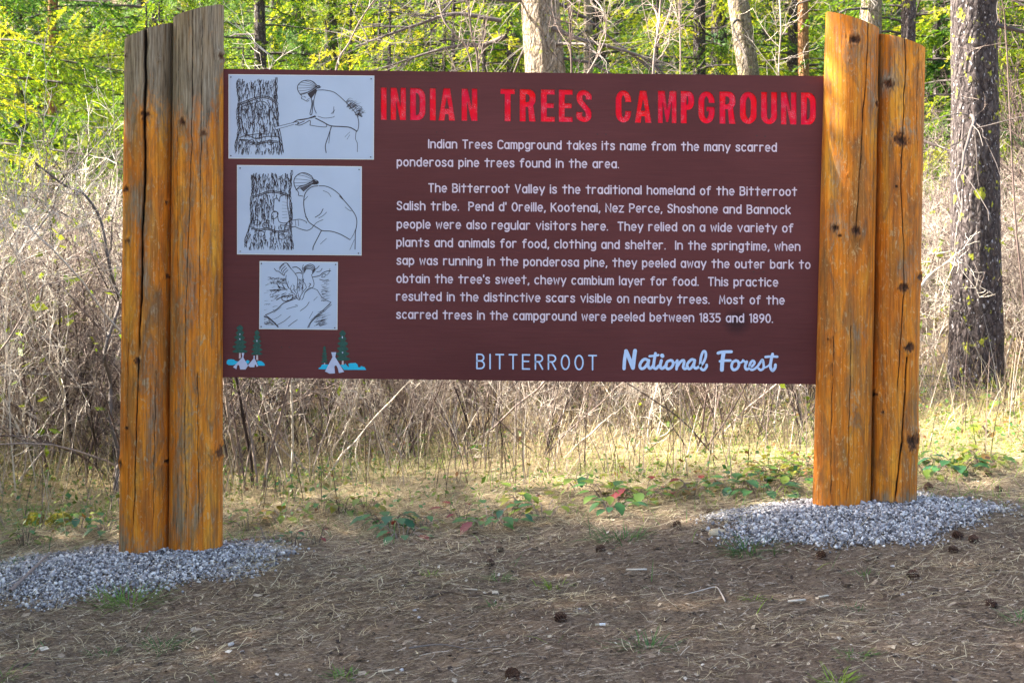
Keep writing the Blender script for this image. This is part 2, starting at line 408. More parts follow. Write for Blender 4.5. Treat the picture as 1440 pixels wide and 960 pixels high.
def fill(loops, y, mb, tone=0.5):
    vs, es = [], []
    for l in loops:
        k0 = len(vs); vs += [Vector((float(a[0]), float(a[1]))) for a in l]; es += [(k0 + i, k0 + (i + 1) % len(l)) for i in range(len(l))]
    ov, _, of, _, _, _ = delaunay_2d_cdt(vs, es, [], 0, 1e-5)
    q = np.array([tuple(a) for a in ov]); tri = np.array([tuple(f) for f in of]); c = q[tri].mean(1)
    inside = np.zeros(len(c), bool)
    for l in loops:
        l = np.asarray(l, float)
        for (x0, y0), (x1, y1) in zip(l, np.roll(l, -1, 0)):
            if y0 != y1: inside ^= ((y0 > c[:, 1]) != (y1 > c[:, 1])) & (c[:, 0] < (x1 - x0) * (c[:, 1] - y0) / (y1 - y0) + x0)
    u, w = q[tri[:, 1]] - q[tri[:, 0]], q[tri[:, 2]] - q[tri[:, 0]]
    side = np.linalg.norm(q[tri[:, 2]] - q[tri[:, 1]], axis=1) + np.linalg.norm(u, axis=1) + np.linalg.norm(w, axis=1)
    tri = tri[inside & (np.abs(u[:, 0] * w[:, 1] - u[:, 1] * w[:, 0]) > 0.012 * side)]; pts = W(q, y)
    a, b, c = (pts[tri[:, i]] for i in range(3))
    n = np.cross(b - a, c - a)[:, 1]
    tri[n > 0] = tri[n > 0][:, ::-1]
    mb.add(pts, tri, tone)

def walls(loop, y0, y1, mb, inset=0.0, tone=0.5):
    l = np.asarray(loop, float); n = len(l)
    if inset:
        area = 0.5 * np.sum(l[:, 0] * np.roll(l[:, 1], -1) - np.roll(l[:, 0], -1) * l[:, 1])
        d = np.roll(l, -1, 0) - np.roll(l, 1, 0); d /= np.linalg.norm(d, axis=1)[:, None] + 1e-9
        l = l + inset * np.stack([-d[:, 1], d[:, 0]], 1) * np.sign(area)
    i = np.arange(n); j = (i + 1) % n
    mb.add(np.vstack([W(l, y0), W(l, y1)]), np.stack([i, j, j + n, i + n], 1), tone)

_jit = [0]
def stroke(mb, pts, w, y=-0.0012, caps=True, tone=0.5, taper=False):
    """flat painted line along photo-pixel points"""
    p = np.asarray(pts, float)
    keep = np.r_[True, np.linalg.norm(np.diff(p, axis=0), axis=1) > 1e-4]; p = p[keep]
    if len(p) < 2: p = np.vstack([p, p[0] + [0.01, 0]])
    d = np.diff(p, axis=0); d /= np.linalg.norm(d, axis=1)[:, None]
    closed = np.linalg.norm(p[0] - p[-1]) < 0.02 and len(p) > 3
    a = np.vstack([d[-1:] if closed else d[:1], d]); b = np.vstack([d, d[:1] if closed else d[-1:]])
    t = a + b; t /= np.linalg.norm(t, axis=1)[:, None] + 1e-6
    k = 1 / np.clip(np.sum(t * a, 1), 0.6, 1)
    nrm = np.stack([-t[:, 1], t[:, 0]], 1)
    hw = w / 2 * k
    if taper: hw = hw * np.linspace(1, 0.25, len(p))
    _jit[0] = (_jit[0] + 1) % 9
    y = y - _jit[0] * 0.00006
    l, r = p + nrm * hw[:, None], p - nrm * hw[:, None]
    n = len(p); i = np.arange(n - 1)
    mb.add(np.vstack([W(l, y), W(r, y)]), np.stack([i, i + 1, i + 1 + n, i + n], 1), tone)
    if caps and not closed and not taper:
        for c, dr in ((p[0], -d[0]), (p[-1], d[-1])):
            th = np.linspace(-PI / 2, PI / 2, 6)
            nn = np.array([-dr[1], dr[0]])
            arc_ = c + w / 2 * (np.cos(th)[:, None] * dr + np.sin(th)[:, None] * nn)
            _ii = np.arange(1, 6)
            mb.add(np.vstack([W([c], y), W(arc_, y)]), np.stack([_ii * 0, _ii, _ii + 1], 1), tone)

# ---- carved title
SV, SH = 8.4, 7.0
def corner(cx, cy, rx, ry, a0, a1, n=7):
    t = np.radians(np.linspace(a0, a1, n)); return [(cx + rx * math.cos(a), cy - ry * math.sin(a)) for a in t]
def ribbon_poly(c, w):
    c = np.asarray(c, float); d = np.gradient(c, axis=0); d /= np.linalg.norm(d, axis=1)[:, None]
    hw = 0.5 * (SV * d[:, 1] ** 2 + SH * d[:, 0] ** 2)
    nr = np.stack([-d[:, 1], d[:, 0]], 1)
    return c + nr * hw[:, None], c - nr * hw[:, None]
def title_glyph(ch, w, h):
    s, q = SV, SH
    if ch == 'I': return [[(0, 0), (w, 0), (w, h), (0, h)]]
    if ch == 'N': return [[(0, 0), (s, 0), (w - s * .92, h * .58), (w - s * .92, 0), (w, 0), (w, h), (w - s, h), (s * .92, h * .42), (s * .92, h), (0, h)]]
    if ch == 'T': return [[(0, 0), (w, 0), (w, q), (w / 2 + s / 2, q), (w / 2 + s / 2, h), (w / 2 - s / 2, h), (w / 2 - s / 2, q), (0, q)]]
    if ch == 'E': return [[(0, 0), (w, 0), (w, q), (s, q), (s, h * .42), (w * .93, h * .42), (w * .93, h * .42 + q), (s, h * .42 + q), (s, h - q), (w, h - q), (w, h), (0, h)]]
    if ch == 'A':
        return [[(w * .5 - s * .56, 0), (w * .5 + s * .56, 0), (w, h), (w - s, h), (w - s - 1.2, h * .80), (s + 1.2, h * .80), (s, h), (0, h)],
                [(w / 2, h * .27), (w / 2 + 3.0, h * .63), (w / 2 - 3.0, h * .63)]]
    if ch == 'M':
        return [[(0, 0), (s * 1.15, 0), (w / 2, h * .56), (w - s * 1.15, 0), (w, 0), (w, h), (w - s * .8, h), (w - s * .8, h * .36), (w / 2 + 1.6, h * .97), (w / 2 - 1.6, h * .97), (s * .8, h * .36), (s * .8, h), (0, h)]]
    if ch in 'DO':
        rx, ry = (w * .5, h * .30)
        l = corner(w - rx, ry, rx, ry, 90, 0) + corner(w - rx, h - ry, rx, ry, 0, -90)
        ix, iy = rx - s * .8, ry - q * .6
        i = corner(w - s - ix, q + iy, ix, iy, 90, 0) + corner(w - s - ix, h - q - iy, ix, iy, 0, -90)
        if ch == 'D': return [[(0, 0)] + l + [(0, h)], [(s, q)] + i + [(s, h - q)]]
        l = corner(rx, ry, rx, ry, 180, 90)[:-1] + l + corner(rx, h - ry, rx, ry, 270, 180)[1:]
        i = corner(s + ix, q + iy, ix, iy, 180, 90)[:-1] + i + corner(s + ix, h - q - iy, ix, iy, 270, 180)[1:]
        return [l, i]
    if ch in 'PR':
        b = h * (.58 if ch == 'P' else .55); rx, ry = w * .42, b * .42
        l = [(0, 0)] + corner(w - rx, ry, rx, ry, 90, 0) + corner(w - rx, b - ry, rx, ry, 0, -90 if ch == 'P' else -50)
        if ch == 'P': l += [(s, b), (s, h), (0, h)]
        else: l += [(w, h), (w - s * 1.08, h), (s + 3.2, b), (s, b), (s, h), (0, h)]
        ix, iy = rx - s * .75, ry - q * .6
        i = [(s, q)] + corner(w - s - ix, q + iy, ix, iy, 90, 0, 5) + corner(w - s - ix, b - q - iy, ix, iy, 0, -90, 5) + [(s, b - q)]
        return [l, i]
    if ch == 'U':
        rx, ry = w * .5, h * .26; ix, iy = rx - s, ry - q * .7
        return [[(0, 0), (s, 0)] + corner(s + ix, h - q - iy, ix, iy, 180, 270) + corner(s + ix, h - q - iy, ix, iy, 270, 360)[1:] + [(w - s, 0), (w, 0)] + corner(rx, h - ry, rx, ry, 0, -180, 13)]
    if ch in 'CG':
        x0, x1, y0, y1 = s / 2, w - s / 2, q / 2, h - q / 2; rx, ry = (x1 - x0) / 2, h * .25
        c = [(x1, h * .36)] + corner(x1 - rx, y0 + ry, rx, ry, 0, 180, 13) + corner(x0 + rx, y1 - ry, rx, ry, 180, 360, 13)
        c += [(x1, h * .64)] if ch == 'C' else [(x1, h * .57)]
        a, b = ribbon_poly(c, w)
        a, b = [tuple(p) for p in a], [tuple(p) for p in b]
        if a[-1][0] < b[-1][0]: a, b = b, a          # a is the outer side
        if ch == 'G': return [a + [(w, h * .48), (w * .50, h * .48), (w * .50, h * .48 + q * .9), (w - s, h * .48 + q * .9)] + b[::-1]]
        return [a + b[::-1]]
    if ch == 'S':
        c = smooth_line([(w - s / 2, h * .30), (w - s * .55, h * .17), (w * .5, q / 2), (s * .6, h * .15), (s * .6, h * .33), (w * .5, h * .50), (w - s * .6, h * .67), (w - s * .6, h * .86), (w * .5, h - q / 2), (s * .5, h * .84), (s / 2, h * .69)], 4)
        a, b = ribbon_poly(c, w)
        return [[tuple(p) for p in a] + [tuple(p) for p in b[::-1]]]

TITLE = [('I', 68, 103, 0), ('N', 128, 222, 0), ('D', 247, 342, 0), ('I', 368, 405, 0), ('A', 422, 523, 0), ('N', 563, 660, 0),
         ('T', 802, 890, 0), ('R', 920, 1018, 0), ('E', 1050, 1135, 0), ('E', 1160, 1245, 0), ('S', 1268, 1362, 0),
         ('C', 112, 208, 1), ('A', 230, 332, 1), ('M', 372, 486, 1), ('P', 512, 595, 1), ('G', 620, 720, 1), ('R', 750, 848, 1),
         ('O', 875, 978, 1), ('U', 1005, 1103, 1), ('N', 1127, 1222, 1), ('D', 1250, 1342, 1)]
letters = []
for ch, a, b, z in TITLE:
    x0, x1 = (520 if z == 0 else 840) + a / 4.364, (520 if z == 0 else 840) + b / 4.364
    top = 123.4 + (x0 - 535) * 0.0115
    w, h = x1 - x0, 45.2
    loops = [[(x0 + u, top + v + (u) * 0.0115) for u, v in l] for l in title_glyph(ch, w, h)]
    letters.append((ch, loops))

DEPTH = 0.0085
OUT = [(300, 96.8), (1178, 107.4), (1173, 540.6), (295, 530.0)]
bm_ = MB()
yt = lambda x: 117.0 + (x - 535) * 0.0115
yb = lambda x: 174.5 + (x - 535) * 0.0115
xsb = [298.5] + [(max(p[0] for p in a[1][0]) + min(p[0] for p in b[1][0])) / 2 for a, b in zip(letters, letters[1:])] + [1177]
xsb[1:1] = [530]
fill([[(300, 96.8), (1178, 107.4), (1177, yt(1177)), (298.5, yt(298.5))]], 0.0, bm_)
fill([[(298.5, yb(298.5)), (1177, yb(1177)), (1173, 540.6), (295, 530.0)]], 0.0, bm_)
fill([[(298.5, yt(298.5)), (530, yt(530)), (530, yb(530)), (298.5, yb(298.5))]], 0.0, bm_)
for (xa, xb), (_, l) in zip(zip(xsb[1:-1], xsb[2:]), letters):
    fill([[(xa, yt(xa)), (xb, yt(xb)), (xb, yb(xb)), (xa, yb(xa))], l[0]], 0.0, bm_)
for _, l in letters:
    walls(l[0], 0.0, DEPTH + 0.001, bm_)
    if len(l) > 1: fill([l[1]], 0.0, bm_); walls(l[1], 0.0, DEPTH + 0.001, bm_)
walls(OUT, 0.0, 0.024, bm_)
fill([OUT], DEPTH + 0.001, bm_); fill([OUT], 0.024, bm_)
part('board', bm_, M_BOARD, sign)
for ch, l in letters:
    m = MB()
    for lp, sgn in zip(l, (0.12, -0.12)): walls(lp, 0.0012, DEPTH, m, sgn)
    fill(l, DEPTH, m)
    part('letter', m, M_RED, sign)

# ---- single-stroke lettering (cap height 1, x height .74)
XH = 0.74
def E_(cx, cy, rx, ry, a0, a1, n=13):
    t = np.radians(np.linspace(a0, a1, n)); return [(cx + rx * math.cos(a), cy + ry * math.sin(a)) for a in t]
w_ = 0.42; r_ = w_ / 2; h_ = XH / 2
_arch = lambda x: E_(x + r_, XH - .23, r_, .23, 180, 0, 8)
G = {
 'a': (w_, [E_(r_, h_, r_, h_, 0, 360), [(w_, XH), (w_, 0)]]),
 'b': (w_, [E_(r_, h_, r_, h_, 0, 360), [(0, 1.02), (0, 0)]]),
 'c': (w_ * .92, [E_(r_, h_, r_, h_, 48, 312)]),
 'd': (w_, [E_(r_, h_, r_, h_, 0, 360), [(w_, 1.02), (w_, 0)]]),
 'e': (w_, [[(0.02, h_), (w_, h_)] + E_(r_, h_, r_, h_, 0, 310)[1:]]),
 'f': (.34, [[(.12, 0), (.12, .80)] + E_(.27, .80, .15, .21, 180, 60, 6)[1:], [(0, XH - .04), (.30, XH - .04)]]),
 'g': (w_, [E_(r_, h_, r_, h_, 0, 360), [(w_, XH), (w_, -.08)] + E_(r_, -.08, r_, .2, 0, -140, 7)[1:]]),
 'h': (w_, [[(0, 1.02), (0, 0)], _arch(0) + [(w_, 0)]]),
 'i': (0.0, [[(0, XH), (0, 0)], [(0, .97), (0, .99)]]),
 'k': (.38, [[(0, 1.02), (0, 0)], [(.36, XH), (0, .28)], [(.12, .40), (.38, 0)]]),
 'l': (0.0, [[(0, 1.02), (0, 0)]]),
 'm': (.56, [[(0, XH), (0, 0)], E_(.14, XH - .18, .14, .18, 180, 0, 6) + [(.28, 0)], E_(.42, XH - .18, .14, .18, 180, 0, 6) + [(.56, 0)]]),
 'n': (w_, [[(0, XH), (0, 0)], _arch(0) + [(w_, 0)]]),
 'o': (w_, [E_(r_, h_, r_, h_, 0, 360)]),
 'p': (w_, [E_(r_, h_, r_, h_, 0, 360), [(0, XH), (0, -.28)]]),
 'r': (.34, [[(0, XH), (0, 0)], E_(.20, XH - .24, .20, .24, 180, 60, 6)]),
 's': (.36, [[(.35, .60), (.30, .70), (.18, XH), (.06, .69), (.02, .56), (.08, .45), (.19, .38), (.31, .30), (.36, .18), (.31, .05), (.18, 0), (.06, .03), (0, .14)]]),
 't': (.40, [[(.20, 1.0), (.20, 0)], [(0, XH - .02), (.40, XH - .02)]]),
 'u': (w_, [[(0, XH)] + E_(r_, .22, r_, .22, 180, 360, 8) + [(w_, XH)], [(w_, XH), (w_, 0)]]),
 'v': (.42, [[(0, XH), (.21, 0), (.42, XH)]]),
 'w': (.50, [[(0, XH), (.10, 0), (.25, .62), (.40, 0), (.50, XH)]]),
 'y': (.42, [[(0, XH), (.23, .02)], [(.44, XH), (.14, -.26)]]),
 'z': (.38, [[(0, XH), (.37, XH), (0, 0), (.38, 0)]]),
 'I': (0.0, [[(0, 1), (0, 0)]]),
 'T': (.46, [[(0, 1), (.46, 1)], [(.23, 1), (.23, 0)]]),
 'C': (.44, [E_(.25, .72, .25, .28, 30, 180, 8) + E_(.25, .28, .25, .28, 180, 330, 8)]),
 'B': (.45, [[(0, 0), (0, 1), (.22, 1)] + E_(.22, .77, .2, .23, 90, -90, 8) + [(0, .54)], [(.2, .54)] + E_(.22, .27, .23, .27, 90, -90, 8) + [(0, 0)]]),
 'V': (.48, [[(0, 1), (.24, 0), (.48, 1)]]),
 'S': (.42, [[(.41, .82), (.34, .96), (.21, 1.0), (.08, .95), (.02, .80), (.05, .66), (.18, .56), (.30, .47), (.41, .34), (.42, .2), (.34, .05), (.21, 0), (.07, .04), (0, .18)]]),
 'P': (.44, [[(0, 0), (0, 1), (.22, 1)] + E_(.22, .74, .22, .26, 90, -90, 8) + [(0, .48)]]),
 'O': (.48, [E_(.24, .5, .24, .5, 0, 360, 19)]),
 'K': (.46, [[(0, 1), (0, 0)], [(.44, 1), (0, .42)], [(.14, .56), (.46, 0)]]),
 'N': (.46, [[(0, 0), (0, 1), (.46, 0), (.46, 1)]]),
 'M': (.50, [[(0, 0), (.05, 1), (.25, .25), (.45, 1), (.50, 0)]]),
 'E': (.42, [[(.42, 1), (0, 1), (0, 0), (.42, 0)], [(0, .54), (.36, .54)]]),
 'R': (.44, [[(0, 0), (0, 1), (.22, 1)] + E_(.22, .76, .22, .24, 90, -90, 8) + [(0, .52)], [(.2, .52), (.44, 0)]]),
 '1': (.14, [[(0, .92), (.14, 1), (.14, 0)]]),
 '8': (.42, [E_(.21, .76, .18, .24, 0, 360), E_(.21, .26, .21, .26, 0, 360)]),
 '3': (.40, [[(0, 1), (.38, 1), (.16, .60)] + E_(.18, .29, .22, .30, 85, -140, 9)]),
 '5': (.40, [[(.38, 1), (.04, 1), (.02, .56)] + E_(.18, .31, .22, .31, 110, -140, 9)]),
 '9': (.40, [E_(.2, .72, .2, .28, 0, 360), [(.4, .72), (.38, .4), (.12, 0)]]),
 '0': (.42, [E_(.21, .5, .21, .5, 0, 360, 17)]),
 '.': (0.0, [[(0, .01), (0, .03)]]), ',': (.04, [[(.05, .05), (0, -.16)]]), "'": (0.0, [[(0, 1.02), (0, .80)]]),
}
def lettering(txt, x0, x1, yl, yr, cap, sw, gap=0.21, space=0.62, mats=None, name='word', xs=None):
    """routed single-stroke line of writing between two photo x positions, its baseline running from yl to yr"""
    pos, x = [], 0.0
    for ch in txt:
        if ch == ' ': x += space - gap; continue
        g = G[ch]; pos.append((ch, x)); x += g[0] + gap
    k = (x1 - x0 - sw) / (x - gap)
    words, last = [[]], None
    for wd in ' '.join(txt.split()).split(' '):
        words[-1] += pos[sum(map(len, words)):][:len(wd)]; words.append([])
    for wd in words[:-1]:
        m = MB()
        for ch, px_ in wd:
            for s in G[ch][1]:
                pts = [(x0 + sw / 2 + (px_ + a) * k, yl + (yr - yl) * (px_ + a) * k / (x1 - x0) - b * cap) for a, b in s]
                stroke(m, pts, sw)
        part(name, m, mats or M_TEXT, sign)

LINES = [("Indian Trees Campground takes its name from the many scarred", 602, 1092.5, 208, 213.0),
 ("ponderosa pine trees found in the area.", 557.8, 870.5, 233.4, 236.2),
 ("The Bitterroot Valley is the traditional homeland of the Bitterroot", 602, 1121, 269.8, 275.2),
 ("Salish tribe.  Pend d' Oreille, Kootenai, Nez Perce, Shoshone and Bannock", 557.8, 1112, 294.8, 300.6),
 ("people were also regular visitors here.  They relied on a wide variety of", 557.8, 1115.7, 320.6, 326.4),
 ("plants and animals for food, clothing and shelter.  In the springtime, when", 557.3, 1125.5, 346.2, 352.2),
 ("sap was running in the ponderosa pine, they peeled away the outer bark to", 557.5, 1139.8, 371.6, 377.6),
 ("obtain the tree's sweet, chewy cambium layer for food.  This practice", 557.3, 1094.4, 397, 402.4),
 ("resulted in the distinctive scars visible on nearby trees.  Most of the", 557, 1103.5, 422, 427.6),
 ("scarred trees in the campground were peeled between 1835 and 1890.", 557, 1087, 447.4, 453.2)]
for l in LINES: lettering(l[0], l[1], l[2], l[3], l[4], 11.2, 1.9)
lettering('BITTERROOT', 669.6, 839.6, 517.8, 519.6, 19.8, 2.1, gap=0.36, mats=M_BLUE)

# ---- brush-script words, traced in a 6x enlargement of the lower right of the board
def S6(p): return [(865 + a / 6.0, 480 + b / 6.0) for a, b in p]
SCRIPT = [
 ([(75, 228), (80, 150), (92, 80)], 22), ([(92, 80), (118, 140), (150, 222)], 26), ([(150, 222), (158, 150), (168, 78)], 26),
 ([(278, 158), (250, 148), (222, 170), (208, 205), (222, 228), (250, 218), (276, 180), (284, 160)], 19), ([(284, 158), (278, 200), (292, 226), (315, 212), (326, 190)], 19),
 ([(340, 100), (328, 170), (326, 215), (345, 228), (368, 205)], 19), ([(290, 124), (345, 118), (365, 114)], 15),
 ([(390, 160), (380, 205), (392, 226), (412, 218), (432, 196)], 20), ([(396, 118), (399, 122)], 26),
 ([(468, 158), (440, 170), (428, 205), (442, 230), (472, 220), (490, 190), (482, 163), (468, 158)], 18), ([(484, 175), (505, 178), (520, 162)], 13),
 ([(524, 160), (518, 232)], 18), ([(520, 215), (550, 172), (575, 158), (582, 175), (574, 215), (590, 230), (612, 214)], 18),
 ([(668, 156), (645, 152), (615, 180), (606, 210), (622, 230), (645, 218), (668, 176)], 18), ([(672, 158), (664, 205), (680, 226), (705, 214)], 18),
 ([(705, 214), (742, 180), (764, 128), (762, 90), (745, 84), (728, 118), (718, 180), (724, 226), (748, 240), (770, 214), (772, 196)], 17),
 ([(868, 98), (905, 88), (980, 86)], 20), ([(915, 92), (905, 160), (900, 238)], 26), ([(884, 166), (930, 160), (972, 160)], 17),
 ([(1018, 160), (992, 175), (982, 212), (998, 238), (1028, 228), (1044, 196), (1036, 168), (1018, 160)], 18), ([(1036, 176), (1060, 178), (1078, 162)], 13),
 ([(1078, 158), (1096, 172), (1112, 170)], 15), ([(1110, 170), (1096, 210), (1108, 234), (1130, 226)], 18),
 ([(1130, 222), (1160, 204), (1176, 178), (1162, 162), (1142, 180), (1134, 214), (1150, 238), (1180, 228), (1205, 206)], 16),
 ([(1205, 206), (1230, 168), (1244, 156), (1252, 190), (1250, 226), (1228, 240), (1210, 228)], 16),
 ([(1252, 222), (1285, 210), (1305, 190)], 12), ([(1328, 106), (1315, 160), (1310, 215), (1328, 244), (1348, 222), (1352, 196)], 19), ([(1268, 130), (1320, 126), (1368, 128)], 16),
]
m = MB()
for p, w in SCRIPT: stroke(m, smooth_line(S6(p), 6), w / 6.0 * 1.28, y=-0.0015)
part('script_lettering', m, M_BLUE, sign)

# ---- three printed metal panels
def plate(name, corners, y0, y1, mats, parent):
    m = MB(); fill([corners], y1, m); fill([corners], y0, m); walls(corners, y0, y1, m)
    return part(name, m, mats, parent)
rng = random.Random(5)
PY = -0.0042
def panel(corners, screws, label):
    c = np.array(corners); g = c + np.sign(c - c.mean(0)) * 0.8
    p = plate('picture_panel', [tuple(a) for a in g], -0.0005, -0.0030, M_EDGE, sign)
    p['label'] = label
    plate('print_face', corners, -0.0031, PY + 0.0004, M_PANEL, p)
    for i, (sx, sy) in enumerate(screws):
        th = np.linspace(0, 2 * PI, 9)[:-1]; l = [(sx + 0.95 * math.cos(t), sy + 0.95 * math.sin(t)) for t in th]
        plate('screw', l, -0.003, -0.0062, M_BRASS if (i == 3 and 'middle' in label) else M_IRON, p)
    return p

def bark_drawing(m, cv, xl, xr, ytop, ybot, keep, n, seed, wide=1.0):
    """ink hatching of furrowed bark inside the outline xl(y)..xr(y)"""
    r = random.Random(seed)
    for k in range(n):
        y = r.uniform(ytop, ybot); a, b = xl(y), xr(y)
        x = r.uniform(a + 4, b - 4)
        L = r.uniform(14, 60); pts = [(x, y)]
        while L > 0:
            s = r.uniform(6, 14); x += r.uniform(-5, 5); y += s; L -= s; pts.append((x, min(y, ybot + 20)))
        if keep(pts[0][0], pts[0][1], r): stroke(m, cv(pts), r.uniform(3, 9) / 6.26 * wide, y=PY, taper=True)
def edge_line(m, cv, f, y0, y1, seed, w=4.5, amp=5):
    r = random.Random(seed); y = y0; pts = []
    while y < y1: pts.append((f(y) + r.uniform(-amp, amp), y)); y += r.uniform(9, 22)
    stroke(m, cv(pts), w / 6.26, y=PY, caps=False)

def dr(m, cv, pts, w, smooth=True, taper=False):
    stroke(m, cv(smooth_line(pts, 5) if smooth else pts), w * 1.3 / 6.26, y=PY, taper=taper)

# top panel: a person prying bark with a long pole
c1 = lambda p: [(310 + a / 6.261, 90 + b / 6.261) for a, b in p]
P1 = panel(c1([(77, 97), (1350, 110), (1346, 838), (77, 828)]), c1([(94, 118), (1328, 133), (1324, 820), (94, 808)]), 'topmost printed panel with a kneeling figure prying bark with a pole')
P1['label'] = 'topmost and widest printed panel, a stooping figure prying bark with a pole'
m = MB()
xl = lambda y: 150 + 8 * math.sin(y / 40) - 22 * sstep(600, 790, y); xr = lambda y: 500 + 14 * sstep(250, 500, y) + 42 * sstep(560, 790, y)
def keep1(x, y, r):
    ins = 190 < x < 430 and 340 < y < 610
    band = abs(y - (335 - 45 * math.sin((x - 150) / 360 * PI))) < 18 or abs(y - 650) < 18
    return not band or r.random() < 0.15
bark_drawing(m, c1, xl, xr, 130, 780, keep1, 820, 3)
for s in range(3): edge_line(m, c1, lambda y: xl(y) + s * 7, 150, 780, s, 5); edge_line(m, c1, lambda y: xr(y) - s * 7, 120, 790, s + 5, 5)
for o in (0, 14): dr(m, c1, [(165, 350 + o), (230, 325 + o), (300, 300 + o), (370, 285 + o), (440, 300 + o), (490, 340 + o)], 6)
dr(m, c1, [(195, 375), (190, 480), (205, 600), (240, 625), (340, 615), (430, 610), (435, 480), (425, 370), (370, 330), (300, 345), (195, 375)], 5)
for o in (0, 40, 52): dr(m, c1, [(170, 650 + o * .4), (240, 630 + o), (320, 660 + o), (400, 640 + o), (500, 640 + o)], 6)
for cx, cy in ((275, 690), (440, 690), (340, 670)): dr(m, c1, E_(cx, cy, 26, 22, 0, 340, 9), 4)
for a in (0, 18): dr(m, c1, [(300, 390), (290 + a, 470), (300 - a, 540), (285 + a, 600)], 4)
dr(m, c1, [(415, 320), (470, 440), (520, 570), (545, 700), (556, 780)], 5)
# pole
fill([c1([(478, 555), (640, 516), (648, 536), (484, 582)])], PY - 0.0007, m)
mm = MB(); fill([c1([(484, 558), (645, 520), (648, 532), (488, 577)])], PY - 0.0010, mm); part('print_face', mm, M_PANEL, P1)
# headscarf and face
dr(m, c1, [(705, 272), (682, 230), (684, 190), (720, 155), (775, 145), (820, 160), (850, 190), (872, 200), (850, 215)], 5)
dr(m, c1, [(705, 272), (760, 255), (815, 225), (850, 200)], 6)
for fx, fy in ((703, 262), (690, 240), (684, 214), (692, 186), (714, 164), (748, 150), (790, 148)): dr(m, c1, [(852, 204), ((852 + fx) / 2 - 4, (204 + fy) / 2 + (fy - 200) * .22), (fx, fy)], 2.6)
dr(m, c1, [(850, 200), (872, 192), (868, 206), (884, 204), (862, 216), (850, 208)], 5)
dr(m, c1, [(760, 322), (772, 312), (786, 308)], 3)
for k in range(16): dr(m, c1, [(770 + k * 5, 262 - k * 3), (785 + k * 4, 285 - k * 3), (800 + k * 3, 305 - k * 4)], 4.5)
dr(m, c1, [(712, 275), (720, 290), (714, 305), (735, 315), (745, 322), (765, 330), (780, 325)], 4)
dr(m, c1, [(735, 288), (752, 296)], 4); dr(m, c1, [(800, 300), (806, 360), (790, 440), (805, 445), (812, 380), (815, 320)], 5)
dr(m, c1, [(855, 232), (920, 232), (1000, 250), (1070, 305), (1150, 385), (1200, 450), (1218, 510), (1214, 570), (1200, 598)], 4.5)
dr(m, c1, [(850, 235), (830, 290), (822, 350), (830, 400), (845, 435)], 4.5)
dr(m, c1, [(640, 520), (670, 500), (700, 492), (780, 480), (840, 465)], 6); dr(m, c1, [(700, 495), (760, 485), (835, 458)], 6)
dr(m, c1, [(660, 535), (700, 540), (740, 525), (790, 500), (790, 540)], 5); dr(m, c1, [(650, 510), (690, 515), (680, 530), (740, 505)], 5)
dr(m, c1, [(840, 480), (900, 510), (970, 545), (1060, 552), (1140, 560), (1200, 592)], 7)
dr(m, c1, [(790, 540), (850, 550), (930, 556), (935, 535)], 4); dr(m, c1, [(980, 548), (950, 640), (925, 720), (932, 782)], 5.5); dr(m, c1, [(972, 560), (955, 700)], 3)
dr(m, c1, [(1195, 598), (1190, 660), (1206, 700), (1206, 775)], 3.5)
dr(m, c1, [(860, 462), (920, 478), (990, 470), (1005, 462)], 3); dr(m, c1, [(1000, 378), (995, 420), (975, 440)], 3); dr(m, c1, [(1008, 405), (990, 440)], 3)
dr(m, c1, [(1140, 600), (1095, 645)], 2); dr(m, c1, [(1140, 625), (1115, 665)], 2)
for k in range(46):
    a = rng.uniform(-0.5, 0.9); x0 = rng.uniform(1105, 1240); y0 = 320 + (x0 - 1105) * 0.75 + rng.uniform(-10, 60)
    if x0 > 1150 and y0 > 440: y0 = 440
    dr(m, c1, [(x0, y0), (x0 + rng.uniform(15, 40), y0 - rng.uniform(10, 30)), (min(1290, x0 + rng.uniform(35, 60)), y0 - rng.uniform(0, 35))], 3.2, True, True)
for k in range(14): dr(m, c1, [(1185 + rng.uniform(0, 50), 425 + rng.uniform(0, 30)), (1215 + rng.uniform(0, 40), 470 - rng.uniform(0, 50))], 3)
part('drawing', m, M_INK, P1)

# middle panel: the bark lifted away
c2 = lambda p: [(310 + a / 6.261, 225 + b / 6.261) for a, b in p]
P2 = panel(c2([(152, 50), (1240, 62), (1238, 835), (152, 825)]), c2([(175, 72), (1222, 85), (1216, 820), (176, 803)]), 'middle printed panel, a stooping figure peeling bark from the opened trunk')
m = MB()
xl = lambda y: 272 - 6 * math.sin(y / 50) - 52 * sstep(430, 760, y); xr = lambda y: 628 + 8 * math.sin(y / 60) + 16 * sstep(500, 760, y)
def keep2(x, y, r):
    if 470 < x < 605 and 310 < y < 560: return False
    return not (abs(y - (310 - 30 * math.sin((x - 270) / 360 * PI))) < 14 or abs(y - (600 + (x - 270) * .06)) < 14) or r.random() < .2
bark_drawing(m, c2, xl, xr, 110, 770, keep2, 820, 11)
for s in range(3): edge_line(m, c2, lambda y: xl(y) + s * 7, 130, 770, s + 20, 5); edge_line(m, c2, lambda y: xr(y) - s * 7, 90, 790, s + 25, 5)
for o in (0, 13): dr(m, c2, [(285, 320 + o), (350, 300 + o), (430, 275 + o), (520, 280 + o), (615, 310 + o)], 6)
dr(m, c2, [(475, 345), (500, 335), (520, 365), (530, 320), (585, 315), (590, 400), (605, 540), (520, 545), (500, 460), (470, 450), (475, 345)], 5)
for k in range(6): dr(m, c2, [(545, 370 + k * 28), (590, 375 + k * 26)], 1.6)
dr(m, c2, [(450, 510), (455, 470), (480, 450), (510, 470), (490, 510), (450, 520)], 5)
